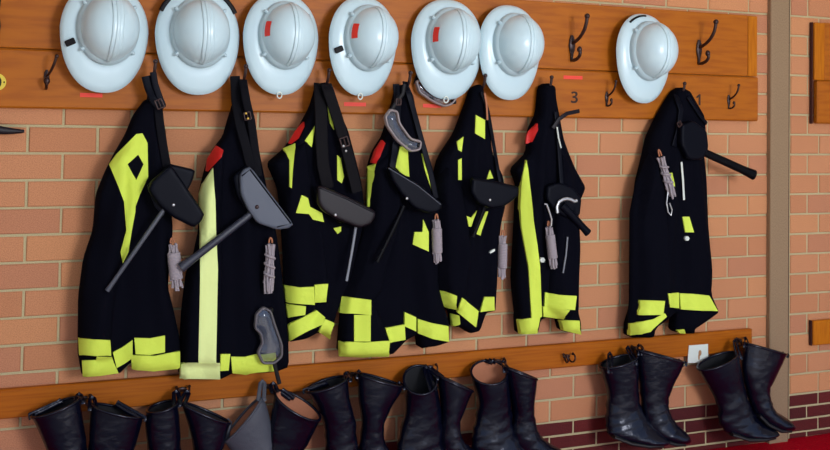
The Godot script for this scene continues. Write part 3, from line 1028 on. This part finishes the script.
func buckle(px: float, py: float, z: float, w: float, h: float, turn: float, o: Node3D) -> void:
	var mb := MB.new()
	var c := P(px, py, z)
	var b := Basis(Vector3.BACK, turn)
	var corners := [Vector3(-w, -h, 0), Vector3(w, -h, 0), Vector3(w, h, 0), Vector3(-w, h, 0)]
	for k in 4:
		mb.sweep([c + b * corners[k], c + b * corners[(k + 1) % 4]], 0.003)
	mb.sweep([c + b * Vector3(0, -h, 0), c + b * Vector3(0, h, 0.004)], 0.0025)
	part("buckle", mb, M.iron, o)

func axe(label: String, a: Array, b: Array, r0: float, r1: float, m: Material, head: Array) -> void:
	# handle from a to b ([px, py, z]); the head sits in the pouch
	var pa := P(a[0], a[1], a[2])
	var pb := P(b[0], b[1], b[2])
	var o := thing("axe", label, "axe", pb, "axes carried in the belt pouches")
	var pts := []
	var rx := []
	var ry := []
	for k in 11:
		var t := k / 10.0
		pts.append(pa.lerp(pb, t) + Vector3(0, 0, 0.004 * sin(t * PI)))
		var r := lerpf(r0, r1, t) * (1.0 + 0.22 * smoothstep(0.8, 1.0, t))
		rx.append(r)
		ry.append(r * 0.72)
	var mb := MB.new()
	mb.sweep(pts, rx, ry, Vector3.BACK, 12)
	part("handle", mb, m, o)
	if head.size():
		mb = MB.new()
		var poly := PackedVector2Array()
		for k in range(0, head.size(), 2):
			var w := P(head[k], head[k + 1], a[2])
			poly.append(Vector2(w.x, w.y))
		var z: float = a[2]
		slab(mb, poly, 0.012, func(p): return z + 0.003 + 0.006 * minf(rim_distance(p, poly) / 0.02, 1.0), func(p): return z - 0.003 - 0.006 * minf(rim_distance(p, poly) / 0.02, 1.0))
		part("axe_head", mb, M.leather, o)

func belt(label: String, at: Vector3) -> Node3D:
	return thing("pouch_belt", label, "belt", at, "belts with pouches hung over the coats")

func strap(called: String, pts: Array, half: float, m: Material, o: Node3D, thick := 0.0032) -> void:
	var mb := MB.new()
	mb.sweep(pts, half, thick, Vector3.BACK, 12, 0.45)
	part(called, mb, m, o)

func build_belts() -> void:
	var j: Array = jackets[0]
	var flap: MeshInstance3D
	var o := belt("black belt with a folded dark pouch over the diamond-striped coat", P(152, 84, 0.13))
	strap("strap", line_on(j, [146.5,76, 149,86, 155,101, 162,109], 0.022), 0.019, M.leather, o, 0.006)
	strap("strap", line_on(j, [153,72, 155,84, 159,96, 163,106], 0.036), 0.012, M.leather, o, 0.005)
	strap("strap", line_on(j, [158,106, 160,125, 163,145, 167,168], 0.02), 0.016, M.webbing, o)
	buckle(159.5, 104, 0.175, 0.012, 0.016, 0.4, o)
	pouch("pouch_back", [166.7,163, 195,169.6, 192,181, 185,195, 170,190], 0.165, 0.016, M.leather, o)
	flap = pouch("pouch_flap", [147.5,190, 151,181, 166.7,167, 171,165, 204,213.5, 201,221, 193.3,227.5, 172,217, 158,205], 0.185, 0.02, M.leather, o)
	stitched([152,183, 166.7,169.5, 171,168, 202,213], 0.203, M.leather, flap)
	stud(173.5, 205, 0.207, 0.006, M.steel, flap)
	axe("slim grey axe handle slanting down-left across the diamond-striped coat", [165, 208, 0.180], [107, 291, 0.192], 0.0085, 0.0075, M.grey_handle, [147,186, 152,180, 166,200, 164,216, 155,207])

	j = jackets[1]
	o = belt("black belt with a flat grey pouch flap over the pale-striped coat", P(239, 84, 0.13))
	strap("strap", line_on(j, [235,76, 236,100, 240,125, 247,150, 252,172], 0.016), 0.019, M.webbing, o, 0.004)
	strap("strap", line_on(j, [243,80, 246,100, 251,120, 255,150, 258,176], 0.026), 0.016, M.webbing, o, 0.004)
	buckle(247.5, 116, 0.168, 0.012, 0.014, 0.2, o)
	stud(246, 113.5, 0.17, 0.005, M.brass, o)
	stud(248, 118.5, 0.17, 0.005, M.brass, o)
	pouch("pouch_back", [232,176, 248,164, 275,215, 262,226, 246,210, 236,195], 0.160, 0.014, M.leather, o)
	flap = pouch("pouch_flap", [239.3,174.9, 243,169.5, 250,166.5, 272,196, 293,224, 288,228, 276.7,229.5, 257,223, 247,209, 240,193], 0.180, 0.014, M.grey_leather, o, 0.012)
	stitched([242,176, 250,169.5, 291,223.5, 277,227], 0.1945, M.webbing, flap)
	stud(257, 207, 0.195, 0.008, M.iron, flap)
	axe("dark axe handle crossing the pale yellow stripe of a coat", [252, 213, 0.172], [181, 268, 0.185], 0.013, 0.0155, M.navy_handle, [])

	j = jackets[2]
	o = belt("broad dark double strap with a wide studded pouch over the crossed-band coat", P(322, 86, 0.13))
	strap("strap", line_on(j, [320,84, 321,110, 321.5,140, 323,165, 328,188], 0.018), 0.026, M.loop_strap, o, 0.004)
	strap("strap", line_on(j, [326,84, 334,108, 341,130, 349,158, 357,192], 0.026), 0.023, M.loop_strap, o, 0.004)
	buckle(344.5, 142, 0.175, 0.016, 0.018, 0.3, o)
	stud(343.5, 146, 0.178, 0.005, M.steel, o)
	stud(346, 151, 0.178, 0.005, M.steel, o)
	pouch("pouch_back", [322,192, 352,198, 362,218, 340,224, 324,210], 0.160, 0.02, M.leather, o)
	flap = pouch("pouch_flap", [316,186, 321.7,185.7, 348,197, 374.5,210.5, 374,217, 369.4,224.5, 358,228, 335.5,219, 322.3,211, 316.8,203], 0.185, 0.02, M.brown_leather, o)
	stitched([319,188, 348,200, 373,212.5], 0.203, M.webbing, flap)
	stud(335.5, 215, 0.207, 0.006, M.steel, flap)
	axe("thin pale grey axe handle below the wide studded pouch", [356, 226, 0.165], [346.5, 281, 0.19], 0.0055, 0.0048, M.pale_handle, [])

	j = jackets[3]
	o = belt("black belt with a long blade-shaped pouch over the T-banded coat", P(400, 86, 0.13))
	strap("strap", line_on(j, [396,84, 398,110, 396,140, 392,170], 0.018), 0.014, M.leather, o)
	strap("strap", line_on(j, [405,82, 412,105, 420,135, 430,170, 436,198], 0.018), 0.012, M.leather, o)
	buckle(398.5, 102, 0.17, 0.010, 0.012, 0.0, o)
	flap = pouch("pouch_flap", [386.7,168.5, 388.5,166.5, 392,167.5, 418,184, 441.5,203, 440.5,208, 437,212, 429,213.5, 413.3,208.3, 400,194, 391,180], 0.185, 0.018, M.leather, o)
	stitched([388.5,168, 418,186, 440.5,204.5], 0.201, M.grey_handle, flap)  # lighter grey here stands in for the highlight along the flap edge
	stud(407, 198.5, 0.205, 0.006, M.steel, flap)
	axe("dark axe handle below the blade-shaped pouch, nearly lost against its coat", [404, 206, 0.170], [377, 262, 0.19], 0.0085, 0.008, M.handle, [])

	j = jackets[4]
	o = belt("black belt with a wide dark pouch whose point reaches past the coat edge", P(479, 86, 0.13))
	strap("strap", line_on(j, [482,92, 488,112, 492,135, 497,165, 500,182], 0.016), 0.008, M.leather, o)
	strap("tie_cord", line_on(j, [484.5,93, 486.5,104, 487.3,120], 0.026), 0.004, M.tan, o)
	flap = pouch("pouch_flap", [470.5,180, 472.5,177, 495,181, 517.5,186.5, 517,195, 510,201.5, 501.7,206.7, 490,208.5, 477,203.5, 469.5,192], 0.185, 0.02, M.leather, o)
	stitched([472,179.5, 495,183.5, 515,189], 0.203, M.handle, flap)
	stud(490, 200, 0.207, 0.006, M.steel, flap)
	axe("dark axe handle between two small lime stripes under the pointed pouch", [485, 205, 0.170], [473, 237, 0.185], 0.0085, 0.008, M.handle, [])

	j = jackets[5]
	o = belt("dark belt with a steel loop and folded pouch over the long-striped coat", P(553, 100, 0.13))
	strap("strap", line_on(j, [556,112, 558,130, 560,160, 562,190], 0.014), 0.010, M.leather, o)
	strap("strap_end", [P(553, 128, 0.15), P(559, 119, 0.155), P(567, 113.5, 0.15), P(579, 111, 0.13)], 0.009, M.brown_leather, o, 0.004)
	pouch("pouch", [545,186, 556,182, 570,186, 580,198, 578,216, 564,218, 552,210, 544,198], 0.150, 0.022, M.leather, o)
	var mb := MB.new()
	var bow := []
	for p in [[557.5,213], [557,207], [559,202], [563,199.5], [567,198.7], [571,199.5], [574.5,201.5], [577,200.5]]:
		bow.append(P(p[0], p[1], 0.182))
	mb.sweep(bow, 0.0075, 0.005, Vector3.BACK, 10)
	tag(part("steel_loop", mb, M.steel, o), "bright steel loop")
	mb = MB.new()
	mb.sweep([P(544.5, 204, 0.17), P(546.5, 204, 0.172), P(549, 211, 0.172), P(551.5, 219, 0.17), P(551, 226, 0.168)], 0.0045)
	tag(part("ring_clip", mb, M.steel, o), "steel clip holding the rope")
	mb = MB.new()
	mb.sweep([P(557, 127, 0.15), P(558.5, 138, 0.153), P(561, 148, 0.153)], 0.0035)
	part("zip_pull", mb, M.white, o)
	axe("dark stubby axe handle pointing out past the long-striped coat's edge", [562, 205, 0.175], [588, 233, 0.175], 0.019, 0.015, M.leather, [])
	o = thing("lanyard", "thin pale cord end hanging on the long-striped coat beside its rope", "cord", P(563, 273, 0.15))
	mb = MB.new()
	mb.sweep(line_on(j, [567.5,237, 566,255, 563,273], 0.008), 0.0038)
	part("cord", mb, M.pale_handle, o)

	j = jackets[6]
	o = belt("black belt bunched over the shoulders of the coat hanging apart", P(685, 95, 0.13))
	strap("strap", line_on(j, [688,97, 695,108, 701,117, 706.5,123.5], 0.012), 0.008, M.leather, o)
	strap("strap", line_on(j, [676,95, 681,110, 679,128, 674,146], 0.014), 0.013, M.leather, o)
	pouch("pouch", [678,125, 690,120, 704,130, 706,148, 700,160, 686,160, 678,145], 0.155, 0.026, M.leather, o)
	buckle(679.5, 124, 0.178, 0.010, 0.010, 0.5, o)
	axe("thick black axe handle jutting out right of the coat hanging apart", [694, 148, 0.150], [754, 175, 0.150], 0.018, 0.0205, M.handle, [])
	o = thing("key_tag", "slim white tag hanging in front of the coat at the right", "tag", P(684, 200, 0.15))
	mb = MB.new()
	mb.sweep(line_on(j, [681.5,162, 683,180, 684,200], 0.012), 0.0055, 0.002, Vector3.BACK)
	part("tag", mb, M.white, o)

func rope(label: String, a: Array, b: Array, half: float, loop: float, seed_: int) -> void:
	var r := RandomNumberGenerator.new()
	r.seed = seed_
	var pa := P(a[0], a[1], a[2])
	var pb := P(b[0], b[1], b[2])
	var o := thing("rope_hank", label, "rope", pb, "grey rope hanks hung from the belts")
	var ax := (pb - pa).normalized()
	var sd := ax.cross(Vector3.BACK).normalized()
	var mb := MB.new()
	for k in 9:
		var pts := []
		var off := (k - 4) / 4.0 * half * 0.8
		var zz := 0.008 * sin(k * 2.3)
		var ph := r.randf() * TAU
		var l0 := r.randf_range(0.0, 0.06)
		var l1 := r.randf_range(0.92, 1.03)
		for i in 15:
			var t := lerpf(l0, l1, i / 14.0)
			var squeeze := 1.0 - 0.25 * exp(-pow((t - 0.12) / 0.12, 2.0)) - 0.1 * exp(-pow((t - 0.8) / 0.1, 2.0))
			pts.append(pa.lerp(pb, t) + sd * (off * squeeze + 0.003 * sin(t * 9.0 + ph)) + Vector3(0, 0, zz + 0.003 * cos(t * 8.0 + ph)))
		mb.sweep(pts, 0.0048, null, Vector3.ZERO, 6)
	part("strands", mb, M.rope, o)
	mb = MB.new()
	var coil := []
	var turns := 15.0 if loop < 0.0205 and seed_ != 2 else 3.0
	for i in 200:
		var t := i / 199.0
		var e := TAU * turns * t
		coil.append(pa.lerp(pb, 0.22 + 0.55 * t) + sd * (cos(e) * half * 1.0) + Vector3(0, 0, sin(e) * 0.017))
	mb.sweep(coil, 0.0052, null, Vector3.ZERO, 6)
	part("wrapping", mb, M.rope, o)
	mb = MB.new()
	var top := []
	for i in 13:
		var e := PI * i / 12.0
		top.append(pa - ax * (sin(e) * loop) + sd * (cos(e) * half * 0.35))
	mb.sweep(top, 0.0035, null, Vector3.ZERO, 6)
	part("hanging_loop", mb, M.tan, o)

func goggles(label: String, rim: Array, inner: Array, z: float, tail: Array, m: Material, ends: Array) -> void:
	var o := thing("goggles", label, "goggles", P(rim[0], rim[1], z))
	var mb := MB.new()
	var pts := []
	var px := resampled(rounder(rounder(pts2(rim))), 2.5)
	for p in px:
		pts.append(P(p.x, p.y, z + 0.012))
	pts.append(pts[0])
	pts.append(pts[1])
	mb.sweep(pts, 0.0058, 0.013, Vector3.BACK, 10)
	part("frame", mb, m, o)
	mb = MB.new()
	var poly := PackedVector2Array()
	for p in rounder(pts2(inner)):
		var w := P(p.x, p.y, z + 0.02)
		poly.append(Vector2(w.x, w.y))
	slab(mb, poly, 0.008, func(p): return z + 0.018 + 0.008 * minf(rim_distance(p, poly) / 0.02, 1.0), func(p): return z + 0.015 + 0.008 * minf(rim_distance(p, poly) / 0.02, 1.0))
	part("lens", mb, M.lens, o)
	mb = MB.new()
	var t := []
	for k in range(0, tail.size(), 2):
		t.append(P(tail[k], tail[k + 1], z))
	mb.sweep(t, 0.009, 0.003, Vector3.BACK, 8)
	part("head_strap", mb, M.black, o)
	for e in ends:
		mb = MB.new()
		mb.rbox(P(e[0], e[1], z + 0.012), Vector3(0.022, 0.018, 0.02), 0.004)
		part("strap_clip", mb, M.black, o)

func build_small() -> void:
	rope("grey rope hank hanging between the diamond-striped and pale-striped coats", [172.5, 243, 0.15], [177.5, 290, 0.15], 0.020, 0.018, 1)
	rope("untidy grey rope hank on the pale-striped coat below its grey pouch", [270.5, 243, 0.155], [268.5, 294, 0.155], 0.018, 0.020, 2)
	rope("grey rope hank beside the square lime pocket of the T-banded coat", [436.5, 219, 0.15], [437.5, 263, 0.15], 0.017, 0.02, 3)
	rope("grey rope hank against the bricks, left of the long lime stripe", [503, 235, 0.13], [502, 278, 0.13], 0.0155, 0.02, 4)
	rope("grey rope hank clipped on the long-striped coat right of its lime stripe", [549, 226, 0.155], [554, 268, 0.155], 0.016, 0.02, 5)
	rope("grey rope hank with a metal end hanging on the coat at the far right", [660.5, 156, 0.16], [673, 197, 0.16], 0.018, 0.03, 6)
	var o: Node3D = get_node("rope_hank_005")
	var mb := MB.new()
	mb.sweep([P(668, 192, 0.165), P(666.5, 203, 0.165), P(668, 212, 0.165), P(671, 215.5, 0.165), P(672, 210, 0.165), P(669.5, 203, 0.165)], 0.0035)
	tag(part("snap_hook", mb, M.steel, o), "metal snap hook")
	goggles("dark rimmed goggles hanging sideways in front of the pale-striped coat's hem", [262.6,307.6, 270,310.7, 274,324, 281.4,344.7, 281.4,356, 274,362.8, 262.6,362.8, 257.6,352, 262.6,342.8, 260.7,333.3, 255,327.7, 256,314.4],
		[263,309, 269,312, 273,325, 280,345, 280,355, 273,361, 263.5,361, 259.5,352, 264,343, 262,333, 257,327, 257.5,315], 0.155, [274,362, 276,370, 279.5,384], M.goggle, [[270, 310]])
	goggles("clear plastic goggles draped over the neck of the T-banded coat", [385,116.7, 390,110, 396.7,111.7, 398.8,123.3, 410,139, 420.5,141.7, 419,149.5, 410,151, 396.7,140, 387,126],
		[387,117, 391,112, 395.5,113, 397.5,124, 409,140.5, 418.5,143, 417.5,148.5, 410.5,149.5, 398,139.5, 389,126], 0.168, [391,111, 396,103, 403,94, 405,84], M.clear_frame, [[419, 145]])
	goggles("clear goggles tucked behind the bottom of a red-stickered helmet", [416,82, 421,80, 427,88, 436,94, 446,96, 455,92, 457,96, 451,104, 444,106, 436,103, 428,98.5, 419,92],
		[418,84, 421,83, 427,90, 436,95.5, 446,97.5, 453,94.5, 454,97, 449,102.5, 443,104, 436,101.5, 428,96.5, 420.5,91], 0.052, [415,84, 418,74, 424,66], M.clear_frame, [[431, 98.5], [453.5, 102]])
	# leather strap end coming in from the left
	o = thing("strap_end", "dark tapered leather strap end at the left edge, across the bricks below the rack", "strap", P(-4, 130, 0.03))
	mb = MB.new()
	var pts := [P(-66, 86, 0.085), P(-64, 100, 0.088), P(-56, 113, 0.085), P(-40, 122, 0.07), P(-20, 127, 0.05), P(-6, 129.5, 0.04), P(6, 130.7, 0.03), P(16, 131.2, 0.022), P(24, 131.3, 0.018)]
	mb.sweep(pts, [0.012, 0.014, 0.016, 0.018, 0.018, 0.017, 0.014, 0.010, 0.006], 0.008, Vector3.BACK, 10)
	part("strap", mb, M.brown_leather, o)

# ------------------------------------------------------------------ boots
func boot(label: String, sec: Array, loops: Array, m: Material, lining: Material, foot_from: int, gape := 0.0) -> void:
	# sec: rings [back px x, y, front px x, y, half depth, z]; the first is the rim
	var low := Vector3(0, 9, 0)
	var cs := []
	var ws := []
	for s in sec:
		var a := P(s[0], s[1], s[5])
		var b := P(s[2], s[3], s[5])
		cs.append((a + b) * 0.5)
		ws.append((b - a) * 0.5)
		if minf(a.y, b.y) < low.y: low = Vector3(cs[-1].x, minf(a.y, b.y), cs[-1].z)
	var o := thing("boot", label, "boot", low, "rubber boots hung from the boot rail")
	# finer rings along a smooth path
	var fine := []
	var n := sec.size()
	for i in n - 1:
		for q in 4:
			var t := q / 4.0
			var i0 := maxi(i - 1, 0)
			var i3 := mini(i + 2, n - 1)
			fine.append([cs[i].cubic_interpolate(cs[i + 1], cs[i0], cs[i3], t), ws[i].cubic_interpolate(ws[i + 1], ws[i0], ws[i3], t), cubic_interpolate(sec[i][4], sec[i + 1][4], sec[i0][4], sec[i3][4], t), maxf(0.0, 1.0 - (i + t) / 3.0)])
	fine.append([cs[n - 1], ws[n - 1], sec[n - 1][4], 0.0])
	var ring_of := func(f: Array, k: float, wrinkle: float) -> PackedVector3Array:
		var r := PackedVector3Array()
		for j in 36:
			var a := TAU * j / 36
			var g := 1.0 + wrinkle * sin(a * 3.0 + wrinkle * 90.0)
			r.append(f[0] + f[1] * (cos(a) * k * g) + Vector3(0, -f[3] * gape, 1) * (sin(a) * f[2] * k * g))
		return r
	var mb := MB.new()
	var rows := []
	for i in fine.size():
		var t := float(i) / fine.size()
		rows.append(ring_of.call(fine[i], 1.0, 0.05 * sin(i * 1.9) * smoothstep(0.15, 0.4, t) * (1.0 - smoothstep(0.62, 0.85, t))))
	mb.grid(rows, true)
	var last: Array = fine[-1]
	mb.fan(rows[-1], last[0], true)
	mb.volume_fix(0)
	# inside of the shaft
	part("shaft", mb, m, o)
	mb = MB.new()
	var inner := []
	for i in range(0, mini(13, fine.size() - 2)):
		inner.append(ring_of.call(fine[i], 0.95, 0.0))
	inner.reverse()
	mb.grid(inner, true)
	mb.fan(inner[0], fine[mini(12, fine.size() - 3)][0], true)
	part("lining", mb, lining, o)
	# rolled rim
	mb = MB.new()
	var lip := []
	for j in 37:
		var a := TAU * j / 36
		lip.append(fine[0][0] + fine[0][1] * (cos(a) * 0.985) + Vector3(0, -gape, 1) * (sin(a) * fine[0][2] * 0.985))
	mb.sweep(lip, 0.0055, null, Vector3.ZERO, 8)
	part("rim", mb, m, o)
	# pull loops: angle on the rim and where each reaches
	for l in loops:
		var a: float = deg_to_rad(l[0])
		var p0: Vector3 = fine[0][0] + fine[0][1] * cos(a) + Vector3(0, -gape, 1) * (sin(a) * fine[0][2])
		var p1 := P(l[1], l[2], l[3])
		var side := Vector3(0.016, 0, 0)
		mb = MB.new()
		var drop: Vector3 = (fine[2][0] - fine[0][0]) * (0.0 if gape > 0.0 else 1.0)
		mb.sweep([p0 + drop * 0.9 - side * 0.6, p0 - side * 0.7, p1 - side * 0.5 + Vector3(0, -0.008, 0), p1, p1 + side * 0.5 + Vector3(0, -0.008, 0), p0 + side * 0.7, p0 + drop * 0.9 + side * 0.6], 0.0085, 0.0032, Vector3.BACK, 8)
		part("pull_loop", mb, m, o)
	# sole under the foot
	if foot_from > 0:
		mb = MB.new()
		var pts := []
		var wx := []
		for i in range(foot_from + 1, n):
			var p: Vector3 = cs[i] - ws[i] * 0.93
			pts.append(p)
			wx.append(sec[i][4] * 0.9)
		mb.sweep(pts, wx, 0.009, Vector3.UP, 14, 0.6)
		part("sole", mb, M.sole, o)

func build_boots() -> void:
	boot("dark boot at the far left end of the rail, left of its pair", [[31,417, 80,398, .062,.12], [36,426, 82,412, .060,.12], [42,440, 85,432, .057,.12], [50,460, 88,455, .054,.12], [56,480, 92,478, .050,.12], [58,500, 98,496, .055,.125], [62,515, 110,505, .052,.13], [84,522, 122,512, .05,.14], [108,522, 128,516, .04,.15]], [[20, 79, 394, .085], [200, 60, 400, .08]], M.rubber, M.lining, 5)
	boot("dark boot with a broad shine, right of the far left pair", [[91,405, 143,417, .062,.12], [90,416, 141,426, .060,.12], [89,434, 137,440, .057,.12], [88,456, 131,460, .054,.12], [86,480, 126,484, .05,.12], [86,500, 130,500, .055,.125], [90,514, 142,508, .052,.13], [112,524, 156,514, .05,.14], [140,526, 162,518, .04,.15]], [[160, 92, 397, .085], [20, 118, 402, .08]], M.rubber, M.lining, 5)
	boot("dull black boot under the broad pale hem block, left of its pair", [[147,412, 177,402, .060,.12], [145,420, 179,412, .058,.12], [146,436, 180,430, .056,.12], [148,456, 181,450, .054,.12], [150,480, 183,476, .05,.12], [150,500, 188,494, .055,.125], [154,514, 200,504, .052,.13], [176,522, 212,510, .05,.14], [200,522, 218,514, .04,.15]], [[20, 176, 391, .085]], M.rubber, M.lining, 5)
	boot("shiny dark boot leaning right, second pair from the left", [[181,403, 230,423, .060,.125], [184,412, 227,432, .058,.125], [190,432, 224,444, .056,.125], [194,456, 219,458, .054,.125], [194,480, 216,482, .05,.125], [192,500, 222,498, .055,.13], [196,514, 236,506, .052,.135], [216,522, 250,512, .05,.145], [240,522, 256,516, .04,.155]], [[170, 187, 391, .085]], M.rubber, M.lining, 5)
	boot("worn grey boot tipped sideways with its tan lining showing at the left", [[224,442, 261,398, .044,.115], [229,448, 266,404, .044,.115], [238,462, 271,424, .045,.115], [250,474, 276,450, .05,.115], [256,490, 284,474, .048,.115], [258,506, 292,494, .052,.12], [266,516, 306,504, .05,.13], [288,520, 318,510, .046,.14], [308,520, 322,514, .036,.15]], [[15, 262.5, 381, .085], [200, 228, 420, .085]], M.grey_rubber, M.tan, 5)
	boot("dark boot tipped sideways with a wide tan lining, third pair from the left", [[275,395, 320,416, .062,.135], [273,406, 316,426, .058,.13], [270,426, 309,440, .055,.125], [266,448, 302,454, .052,.12], [262,474, 296,476, .05,.12], [262,496, 300,494, .055,.125], [268,508, 314,502, .052,.135], [290,518, 328,510, .048,.145], [314,518, 332,514, .038,.155]], [[200, 273, 383, .085], [230, 292, 397, .085]], M.rubber, M.tan, 5, 0.45)
	boot("dark boot with a crinkled ankle under the T-shaped lime hem, left of its pair", [[306,392, 347,377, .062,.12], [311,398, 348,387, .06,.12], [318,410, 350,402, .056,.12], [324,426, 355,420, .05,.12], [326,446, 357,442, .05,.12], [326,464, 362,456, .054,.125], [332,474, 376,466, .05,.14], [356,482, 390,474, .046,.15], [378,482, 394,478, .036,.16]], [[25, 346, 373, .085], [200, 326, 382, .08]], M.rubber, M.lining, 5)
	boot("shiny dark boot with a pale glint, right of the pair under the T-shaped hem", [[358,374, 402,386, .060,.12], [358,384, 399,394, .058,.12], [359,402, 390,408, .054,.12], [362,422, 383,428, .05,.12], [360,444, 387,446, .05,.12], [358,462, 398,456, .054,.125], [364,472, 412,464, .05,.14], [386,480, 424,472, .046,.15], [408,480, 428,476, .036,.16]], [[165, 359, 371, .085], [20, 399, 383, .10]], M.rubber, M.lining, 5)
	boot("dark boot with its black mouth facing out, left of the fifth pair", [[404,384, 436,376, .062,.125], [405,394, 437,388, .06,.122], [405,412, 440,406, .057,.12], [400,434, 442,426, .056,.12], [397,452, 444,446, .056,.125], [398,464, 454,456, .055,.135], [418,474, 468,464, .05,.15], [446,478, 474,470, .045,.165], [466,476, 478,472, .03,.175]], [[60, 426, 367, .085]], M.rubber, M.lining, 5, 0.7)
	boot("dark boot leaning right beside the black-mouthed boot, fifth pair", [[438,376, 472,391, .058,.13], [439,386, 469,397, .056,.13], [441,402, 464,409, .053,.13], [441,420, 459,424, .05,.13], [440,440, 463,440, .052,.135], [442,456, 476,450, .054,.14], [452,466, 490,458, .05,.15], [474,472, 500,464, .045,.16], [490,472, 504,468, .03,.17]], [[165, 430, 367, .085]], M.rubber, M.lining, 5)
	boot("dark boot with an orange tan lining in its mouth, left of the sixth pair", [[472,376, 506,369, .064,.12], [474,386, 508,380, .062,.12], [478,403, 509,396, .057,.12], [476,420, 511,412, .054,.12], [473,436, 513,428, .054,.125], [474,450, 522,442, .054,.135], [490,460, 536,450, .05,.15], [516,464, 542,456, .045,.165], [534,463, 546,458, .03,.175]], [[285, 493, 361, .085]], M.rubber, M.tan, 5, 0.55)
	boot("shiny dark boot with a square top corner, right of the sixth pair", [[504,367, 536,379, .058,.13], [507,380, 535,390, .056,.13], [511,400, 533,404, .053,.13], [513,416, 534,418, .05,.13], [512,432, 538,432, .052,.135], [514,446, 548,442, .054,.14], [524,456, 562,450, .05,.15], [546,461, 572,454, .045,.16], [562,460, 576,456, .03,.17]], [[165, 503, 361, .085]], M.rubber, M.lining, 5)
	boot("whole dark boot under the lone coat, left of its pair with foot pointing right", [[601,368, 636,355, .062,.115], [604,378, 637,370, .06,.115], [608,394, 637,390, .055,.118], [607,410, 640,406, .053,.122], [607,424, 646,416, .055,.13], [610,435, 652,424, .053,.145], [628,442, 659,431, .05,.165], [646,445, 665,437, .044,.185], [662,445.5, 669,441, .022,.20]], [[60, 628, 347, .085], [140, 610, 353, .085]], M.rubber, M.lining, 4)
	boot("whole dark boot with a pale shine down its shaft, under the lone coat", [[637,350, 683,362, .060,.125], [638,362, 679,372, .058,.125], [640,380, 672,385, .053,.125], [642,398, 667,401, .05,.128], [644,414, 669,412, .052,.135], [648,430, 675,422, .052,.148], [658,438, 682,429, .05,.165], [672,443, 687,434, .044,.18], [684,444, 690,439, .022,.19]], [[160, 639, 345, .085], [20, 679, 360, .11]], M.rubber, M.lining, 4)
	boot("whole dark boot by the white card, sagging left of the last pair", [[699,370, 736,352, .065,.12], [706,382, 739,366, .06,.12], [713,394, 743,386, .052,.12], [719,408, 748,402, .05,.13], [720,422, 754,413, .05,.135], [728,433, 762,421, .048,.15], [745,438.5, 769,426, .045,.17], [762,438.5, 775,430, .04,.19], [774,437, 778,433, .02,.20]], [[30, 735, 340, .085]], M.rubber, M.lining, 4)
	boot("whole dark boot nearest the tan strip, toe pointing right", [[745,343, 785,354, .060,.125], [744,354, 781,363, .058,.125], [743,370, 774,377, .054,.128], [746,386, 768,390, .05,.132], [750,400, 770,402, .05,.138], [756,414, 774,410, .05,.15], [766,424, 783,416, .047,.165], [778,430, 790,421, .042,.18], [790,430.5, 794,426, .02,.19]], [[170, 746, 338, .085], [15, 783, 353, .11]], M.rubber, M.lining, 4)

# ------------------------------------------------------------------ scene
func _ready() -> void:
	rng.seed = 20240
	# camera: 3.94 m from the wall, turned to the right along it; the picture is the lower part of the lens's view
	var cam := Camera3D.new()
	cam.name = "camera"
	var fwd := Vector3(sin(0.38899), 0, -cos(0.38899))
	var rt := Vector3(cos(0.38899), 0, sin(0.38899))
	var f2 := fwd * cos(0.03056) + Vector3.UP * sin(0.03056)
	var u2 := Vector3.UP * cos(0.03056) - fwd * sin(0.03056)
	var r3 := rt * cos(0.01461) + u2 * sin(0.01461)
	var u3 := u2 * cos(0.01461) - rt * sin(0.01461)
	eye = Transform3D(Basis(r3, u3, -f2), Vector3(-0.08099, 1.53448, 3.94054))
	add_child(cam)
	cam.transform = eye
	cam.set_frustum(0.05 * 450.0 / FOCAL, Vector2(0, -0.05 * (225.0 - LENS_AXIS.y) / FOCAL), 0.05, 60.0)
	cam.current = true
	var env := Environment.new()
	var sky := Sky.new()
	var sm := ProceduralSkyMaterial.new()
	sm.sky_top_color = Color(0.62, 0.74, 0.95)
	sm.sky_horizon_color = Color(0.86, 0.92, 1.0)
	sm.ground_bottom_color = Color(0.42, 0.40, 0.38)
	sm.ground_horizon_color = Color(0.60, 0.60, 0.60)
	sm.sun_angle_max = 1.0
	sky.sky_material = sm
	env.background_mode = Environment.BG_SKY
	env.sky = sky
	env.background_energy_multiplier = 1.0
	env.tonemap_mode = Environment.TONE_MAPPER_LINEAR
	env.tonemap_exposure = 1.12
	env.sdfgi_enabled = true
	env.ssao_enabled = true
	env.ssil_enabled = true
	var we := WorldEnvironment.new()
	we.name = "environment"
	we.environment = env
	add_child(we)
	# daylight through the open bay door behind the camera
	var day := AreaLight3D.new()
	day.name = "bay_door_daylight"
	day.area_size = Vector2(1.4, 1.1)
	day.area_normalize_energy = true
	day.light_color = Color(0.97, 0.98, 1.0)
	day.light_energy = 14.5
	day.shadow_enabled = true
	add_child(day)
	day.look_at_from_position(Vector3(2.6, 2.0, 5.6), Vector3(1.5, 1.2, 0))
	# sun on the forecourt outside; the canopy keeps it off the wall
	var sun := DirectionalLight3D.new()
	sun.name = "sun"
	sun.light_color = Color(1.0, 0.97, 0.92)
	sun.light_energy = 2.6
	sun.light_angular_distance = 0.6
	sun.shadow_enabled = true
	add_child(sun)
	sun.look_at_from_position(Vector3(6, 8.4, 6), Vector3(4, 0, 0))
	make_materials()
	build_room()
	build_racks()
	build_helmets()
	build_coats()
	build_belts()
	build_small()
	build_boots()
